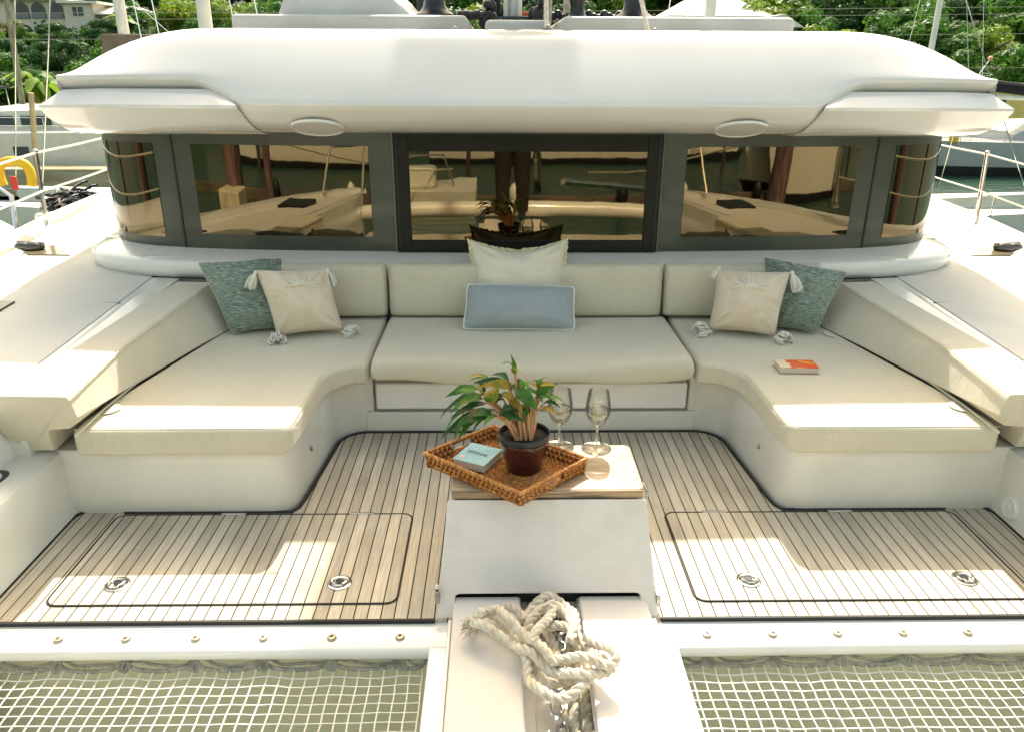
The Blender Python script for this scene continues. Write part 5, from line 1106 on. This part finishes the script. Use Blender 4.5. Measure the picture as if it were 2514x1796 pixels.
# ---- neighbouring boats
BOOT = mat('black_antifouling', (.008, .009, .009), rough=.5); HULLW = mat('neighbour_gelcoat', (.66, .65, .57), rough=.3, coat=.3, var=.06); HULLG = mat('grey_hull_paint', (.36, .38, .37), rough=.35, coat=.3, var=.05)
CANV = mat('black_canvas', (.012, .012, .014), rough=.9)
def boat(x0, x1, yc, zd, label, hullm, cab, name='sailing_boat', bow=1, width=4.2, boom=True, group=None, boot=.22, mastx=None, canopy=CANV):
    L = x1-x0; e = empty(name, ((x0+x1)/2, yc, -2), label, 'boat', group); zl = -2+boot
    def hullrows(y0, w, za, zb_):
        rows = []
        for i in range(15):
            t = i/14; x = lerp(x0, x1, t); q = t if bow > 0 else 1-t; ww = w*(1-max(0, (q-.45)/.55)**2.4)*.98+.02; rk = (q**3)*.5*bow
            sh = .16*q*q
            rows.append([(x+rk*0, y0-ww*.8, za), (x+rk*.3, y0-ww*.95, lerp(za, zb_, .3)), (x+rk, y0-ww, zb_+sh), (x+rk, y0, zb_+sh+.05), (x+rk, y0+ww, zb_+sh), (x+rk*.3, y0+ww*.95, lerp(za, zb_, .3)), (x+rk*0, y0+ww*.8, za)])
        return rows
    for y0 in (yc-width*.36, yc+width*.36):
        h = MB().grid(hullrows(y0, width*.16, zl, zd), closed=True, caps=True).build('hull', hullm, e, ang=40)
        MB().grid(hullrows(y0, width*.152, -2.3, zl+.003), closed=True, caps=True).build('boot_stripe', BOOT, h)
        for k in range(3):
            xx = lerp(x0, x1, .3+.16*k); MB().box(xx-.22, xx+.22, y0-width*.165, y0-width*.15, lerp(zl, zd, .62), lerp(zl, zd, .78)).build('porthole', DKW, h, smooth=False)
    MB().box(lerp(x0, x1, .12), lerp(x0, x1, .78), yc-width*.36, yc+width*.36, zd-.35, zd+.04).build('bridge_deck', hullm, e, smooth=False)
    ca, cb = cab
    cabn = MB().grid([[(lerp(ca, cb, t), yc-width*.34*(1-.0*t), zd+.02), (lerp(ca, cb, t), yc-width*.33, zd+hh), (lerp(ca, cb, t), yc-width*.22, zd+hh+.12), (lerp(ca, cb, t), yc+width*.22, zd+hh+.12), (lerp(ca, cb, t), yc+width*.33, zd+hh), (lerp(ca, cb, t), yc+width*.34, zd+.02)] for t, hh in ((0, .3), (.08, .62), (.5, .72), (.85, .66), (1, .2))], caps=True).build('cabin', hullm, e, ang=40)
    for k in range(4):
        xa = lerp(ca, cb, .12+.2*k); MB().box(xa, xa+(cb-ca)*.16, yc-width*.348, yc-width*.335, zd+.22, zd+.52).build('window', DKW, cabn, smooth=False)
    mx = mastx if mastx is not None else lerp(ca, cb, .7)
    MB().tube([(mx, yc, zd+.5), (mx, yc, zd+14)], .11, 12).build('mast', ROOFM, e)
    if boom: 
        s_ = -bow; MB().tube([(mx, yc, zd+1.75), (mx+s_*5.2, yc, zd+1.55)], .09, 10).build('boom', ROOFM, e)
        MB().tube([(mx+s_*.3, yc, zd+2.0), (mx+s_*2.6, yc, zd+2.05), (mx+s_*5.0, yc, zd+1.80)], .22, 10).build('sail_cover', canopy, e)
    cx = lerp(ca, cb, -.18) if bow > 0 else lerp(ca, cb, 1.18)
    c2 = MB().box(cx-1.2, cx+1.2, yc-width*.3, yc+width*.3, zd+1.25, zd+1.33).build('bimini', canopy, e, smooth=False)
    for sx in (-1.1, 1.1):
        for sy in (-.28, .28): MB().tube([(cx+sx, yc+width*sy, zd), (cx+sx, yc+width*sy, zd+1.27)], .022, 6).build('bimini_post', STEEL, c2)
    rl = MB(); N = int(L/1.6)
    for k in range(N+1): rl.tube([(lerp(x0+.3, x1-.3, k/N), yc-width*.5, zd+.02), (lerp(x0+.3, x1-.3, k/N), yc-width*.5, zd+.52)], .017, 6)
    for h_ in (.28, .52): rl.tube([(x0+.3, yc-width*.5, zd+h_), (x1-.3, yc-width*.5, zd+h_)], .010, 5)
    rl.build('guard_rail', STEEL, e)
    rg = MB(); rg.tube([(mx, yc, zd+13.5), (x1-.2 if bow > 0 else x0+.2, yc, zd+.2)], .012, 5); rg.tube([(mx, yc, zd+13), (mx-bow*1.5, yc-width*.45, zd+.1)], .010, 5); rg.tube([(mx, yc, zd+9), (mx-bow*1.1, yc-width*.45, zd+.1)], .010, 5); rg.build('rigging', STEEL, e)
    return e
boat(-27, -7.5, 27.2, -.22, 'white catamaran with dark tinted cabin behind the concrete dock on the left', HULLW, (-17, -11.2), bow=1, mastx=-22)
boat(15.0, 34, 31.8, -.86, 'grey-hulled catamaran with black canopy across the green water on the right', HULLG, (19.4, 27), bow=-1, mastx=16.4, width=4.4)
boat(-11, 1, 17.5, -1.0, 'white sailing boat with brown sail bag and thick mast behind the coachroof', HULLW, (-8, -3), bow=-1, boom=False, mastx=-7.87, width=3)
e_ = boat(-8.6, 2, 14.0, -1.15, 'white sailing boat with its mast just left of the grey helm cover', HULLW, (-7, -1), bow=-1, boom=False, mastx=-4.98, width=2.4)
e2_ = boat(1.5, 12, 17.5, -1.1, 'white sailing boat with its mast right of the black winches', HULLW, (3, 9), bow=1, boom=False, mastx=4.2, width=3)
sb = MB().box(-8.05, -5.9, 16.8, 17.1, 1.45, 2.42).build('sail_bag', mat('brown_canvas', (.20, .155, .11), rough=1, var=.25), bpy.data.objects['sailing_boat.002'] if 'sailing_boat.002' in bpy.data.objects else None, bevel=.04)
MB().tube([(-7.75, 16.9, 2.0), (-7.45, 16.9, 3.6)], .05, 8).build('spinnaker_pole', ROOFM, bpy.data.objects['sailing_boat.002'])
# boats, dock and piles seen mirrored in the windows
boat(-3, 13, -26, -.55, 'white catamaran beyond the crossbeam, mirrored in the centre window', HULLW, (2, 8), bow=1, width=5)
boat(-17, -5, -23, -.75, 'white catamaran with guard rail, mirrored in the left window', HULLW, (-12, -7), bow=-1, width=4)
boat(10.2, 15, -14, -.2, 'white boat close off the right bow, mirrored in the right window', HULLW, (10, 12), bow=-1, width=3.4, boom=False)
PILE_D = mat('dark_pole', (.05, .035, .03), rough=.8)
far = [boat(-30, -19, -38, -.9, 'small white boat in the far mooring row, first from the left in the mirror', HULLW, (-27, -22), bow=1, width=4, group='boats in the far mooring row')]
def copy_tree(o, parent=None):
    c = o.copy(); COL.objects.link(c); c.parent = parent
    for ch in list(o.children): copy_tree(ch, c)
    return c
for k, x in enumerate((-11, 3, 17, 29, 41)):
    c = copy_tree(far[0]); c.location.x = x; c.location.y = -38-2*(k % 3); c['label'] = 'small white boat in the far mooring row, %s from the left in the mirror' % ('second', 'third', 'fourth', 'fifth', 'sixth')[k]
rnd = random.Random(31); od = ['first', 'second', 'third', 'fourth', 'fifth', 'sixth', 'seventh', 'eighth', 'ninth', 'tenth', 'eleventh', 'twelfth']
for k in range(12):
    x = -17+3.1*k+rnd.uniform(-.9, .9); y = rnd.uniform(-30, -12); hh = rnd.choice([1.2, 2.0, 7, 9])
    tag(MB().tube([(x, y, -3), (x+rnd.uniform(-.3, .3), y, hh)], rnd.choice([.06, .09, .14]), 8).build('marina_pole', rnd.choice([PILE_D, ROOFM, STEEL]), None, loc=(x, y, -2)), '%s thin marina pole from the left, mirrored in the cabin windows' % od[k], 'pole', 'marina poles')
for k, (xa, ya, za, xb, yb, zb_) in enumerate(((-6, -3, 1.0, -1.5, -13, -.9), (7, -3.4, 1.2, 2.4, -13, -1.0), (-4, -13, 1.2, -9, -22, 3), (5, -13, 1.0, 11, -20, 3.2))):
    tag(MB().tube([(lerp(xa, xb, t), lerp(ya, yb, t), lerp(za, zb_, t)-.25*4*t*(1-t)) for t in [i/10 for i in range(11)]], .022, 5).build('mooring_line', ROPE, None, loc=(xa, ya, za)), ('slack mooring line to the left dock', 'slack mooring line to the right dock', 'line rising from the dock to the left', 'line rising from the dock to the right')[k]+', mirrored in the windows', 'rope', 'mooring lines')
for k in range(7):
    x = -9+3.1*k; tag(MB().ball((x, -13.05, -1.62), .17, 7, (1, 1, 1.9)).build('dock_fender', HULLW if k % 2 else BOOT, None, loc=(x, -13.05, -1.9)), '%s fender from the left along the dark dock, mirrored' % od[k], 'fender', 'dock fenders')
sk = empty('skiff', (-2.6, -12.5, -2), 'small white tender with two outboards, mirrored in the centre window', 'boat')
MB().grid([[(x, -12.5-w, -2.05), (x, -12.5-w*1.1, -1.35+.1*abs(x+2.6)), (x, -12.5, -1.30), (x, -12.5+w, -1.35), (x, -12.5+w*.8, -2.05)] for x, w in ((-4.4, .1), (-3.8, .7), (-2.6, .85), (-1.4, .8), (-.8, .75))], closed=True, caps=True).build('hull', HULLW, sk)
MB().box(-3.2, -1.9, -12.9, -12.1, -1.33, -.75).build('console', HULLW, sk, bevel=.12); MB().tube([(-3.4, -12.5, -1.3), (-3.3, -12.5, -.5), (-1.7, -12.5, -.45), (-1.4, -12.5, -1.3)], .03, 8).build('rail', STEEL, sk)
PILE = mat('purple_pile', (.16, .10, .095), rough=.8, var=.5, vscale=3, stretch=(3, 3, .5))
pd = ['thick rusty mooring pile off the left bow, mirrored in the left window', 'thick rusty mooring pile off the right bow, mirrored in the right window', 'slim pile beside the thick one, mirrored in the left window', 'slim dark pile mirrored in the middle of the right window', 'broad pile abeam to the left, mirrored in the left corner window', 'broad pile abeam to the right, mirrored in the right corner window', 'second pile abeam to the left, darker, mirrored in the left corner window', 'second pile abeam to the right, darker, mirrored in the right corner window']
for i, (x, y, r) in enumerate(((-7.6, -5.2, .42), (7.9, -8.2, .34), (-6.5, -6.4, .13), (4.9, -9, .11), (-8.6, 1.8, .42), (8.6, 1.6, .42), (-10.5, 5.4, .3), (10.5, 5.6, .3))):
    tag(MB().tube([(x, y, -3), (x+(.9 if i == 1 else .1), y, 5.2)], r, 20).build('mooring_pile', PILE, None, loc=(x, y, -2)), pd[i], 'pile', 'mooring piles')
tag(MB().box(-7.9, -6.9, -5.0, -4.2, -1.9, -.35).build('fender_block', mat('cream_block', (.62, .55, .38), rough=.8, var=.3), None, loc=(-7.4, -4.6, -1.9), bevel=.05), 'cream fender block strapped to the thick pile, mirrored in the left window', 'fender')
tag(MB().tube([(.9, -3.4, .1), (3.4, -6.2, -.5)], .05, 10).build('gangway_pole', STEEL, None, loc=(.9, -3.4, -.5)), 'bright steel boarding pole, mirrored as a diagonal in the centre window', 'pole')
tag(MB().box(-22, 30, -13.6, -13.2, -2.2, -1.72).build('floating_dock', mat('wet_concrete', (.11, .085, .055), rough=.8, var=.4, vscale=1), None, smooth=False), 'long dark floating dock in front of the bow, mirrored in the windows', 'dock')
tag(MB().box(-13.5, -9.2, 23.7, 24.7, -1.86, -1.07).build('floating_dock', mat('dock_concrete', (.42, .38, .26), rough=.85, base2=(.30, .23, .13), vscale=2, stretch=(.4, 1, 4)), None, smooth=False), 'stained concrete floating dock in front of the left catamaran', 'dock')
o = tag(MB().box(-40, -13.5, 23.7, 24.7, -1.86, -1.07).build('dock_section', bpy.data.materials['dock_concrete'], None, smooth=False), 'further stained section of the floating dock, mostly left of the picture', 'dock')
# neighbour alongside to port, with horseshoe buoy
nb = empty('moored_dinghy', (-5.6, 7.6, -2), 'white neighbouring boat deck with steel rail alongside the left hull', 'boat')
rows = []
for i in range(13):
    t = i/12; y = lerp(2.2, 7.6, t); w = 1.0*(1-abs(2*t-1)**3*.55); zt2 = .42+.06*sin(pi*t); X0 = -5.3; rows.append([(X0+w, y, -2.1), (X0+w*1.02, y, zt2-.12), (X0+w*.9, y, zt2), (X0+w*.5, y, zt2+.10), (X0, y, zt2+.14), (X0-w, y, zt2), (X0-w, y, -2.1)])
MB().grid(rows, caps=True).build('hull', GEL, nb, ang=60)
MB().tube([(-4.62, 7.2, .45), (-4.72, 7.4, .74), (-5.1, 7.6, .92), (-6.5, 7.7, .98)], .022, 8).build('rail', STEEL, nb)
MB().tube([(-5.15, 7.3, .50), (-5.12, 7.6, .92)], .016, 6).build('rail', STEEL, nb)
bu = empty('horseshoe_buoy', (-5.22, 8.35, .70), 'yellow horseshoe lifebuoy hanging on the rail at the left picture edge', 'lifebuoy')
YEL = mat('yellow_foam', (.80, .50, .02), rough=.6, var=.1)
path = [(-5.36+.0, 8.35, .70), (-5.375, 8.35, .80), (-5.35, 8.35, .90), (-5.27, 8.35, .945), (-5.16, 8.35, .945), (-5.08, 8.36, .90), (-5.055, 8.36, .80), (-5.07, 8.36, .70)]
MB().tube(spline(path, 5), .048, 12).build('foam_ring', YEL, bu); MB().box(-5.25, -5.19, 8.30, 8.33, .66, .80).build('light_strap', mat('red_plastic', (.65, .05, .03), rough=.4), bu, bevel=.01)
pl = MB(); rnd = random.Random(9)
for k in range(40):
    c = Vector((-4.38+rnd.uniform(-.13, .15), 7.85+rnd.uniform(-.28, .28), .58+rnd.uniform(-.02, .13))); r = rnd.uniform(.05, .10); ax = Vector((rnd.uniform(-.5, .5), rnd.uniform(-.5, .5), 1)).normalized(); a = ax.orthogonal(); b = ax.cross(a)
    pl.tube([c+a*r*cos(q*pi/5)+b*r*sin(q*pi/5) for q in range(8)], .014, 5)
pl.v = [(x-.18*0, y, z) for x, y, z in pl.v]
tag(pl.build('hose_pile', mat('wet_black', (.01, .01, .01), rough=.15, coat=.5), None, loc=(-4.4, 7.9, .62)), 'shiny tangled black chain heap on the neighbouring deck beside the left windows', 'chain heap')
MB().box(-4.62, -4.18, 7.5, 8.2, .2, .56).build('bow_locker', GEL, nb, bevel=.03)
# small gear on the grey boat's deck
g1_ = empty('jerrycan', (16.8, 29.8, -.8), 'yellow fuel can standing on the deck of the grey catamaran', 'fuel can', 'fuel cans on the grey boat')
YC = mat('yellow_plastic', (.72, .48, .03), rough=.5)
for nm, x in (('jerrycan', 16.85),):
    MB().box(x-.16, x+.16, 29.75, 29.9, -.78, -.36).build('can_body', YC, g1_, bevel=.03); MB().tube([(x-.1, 29.82, -.36), (x-.08, 29.82, -.30), (x+.08, 29.82, -.30), (x+.1, 29.82, -.36)], .02, 6).build('handle', YC, g1_)
tag(MB().ball((15.95, 29.8, -.62), .24, 8, (1, .7, .85)).build('tarp_bundle', mat('blue_tarp', (.25, .38, .42), rough=.7, var=.3), None, loc=(15.95, 29.8, -.8)), 'blue-grey tarpaulin bundle beside the yellow can on the grey catamaran', 'tarpaulin')
tag(MB().box(16.2, 16.32, 29.75, 29.85, -.78, -.42).build('orange_fender', mat('orange_plastic', (.75, .28, .05), rough=.5), None, loc=(16.26, 29.8, -.8), bevel=.03), 'small orange fender standing between the tarpaulin and the yellow can', 'fender')
bb = empty('marker_ball', (14.71, 25, 2.11), 'orange ball on a thin rod against the trees, right of the coachroof', 'marker'); MB().ball((14.71, 25, 2.11), .075, 8).build('ball', mat('pale_orange', (.75, .35, .22), rough=.5), bb); MB().tube([(14.68, 25, 2.05), (14.2, 25, 1.2), (13.9, 25, -1.9)], .016, 6).build('rod', STEEL, bb)
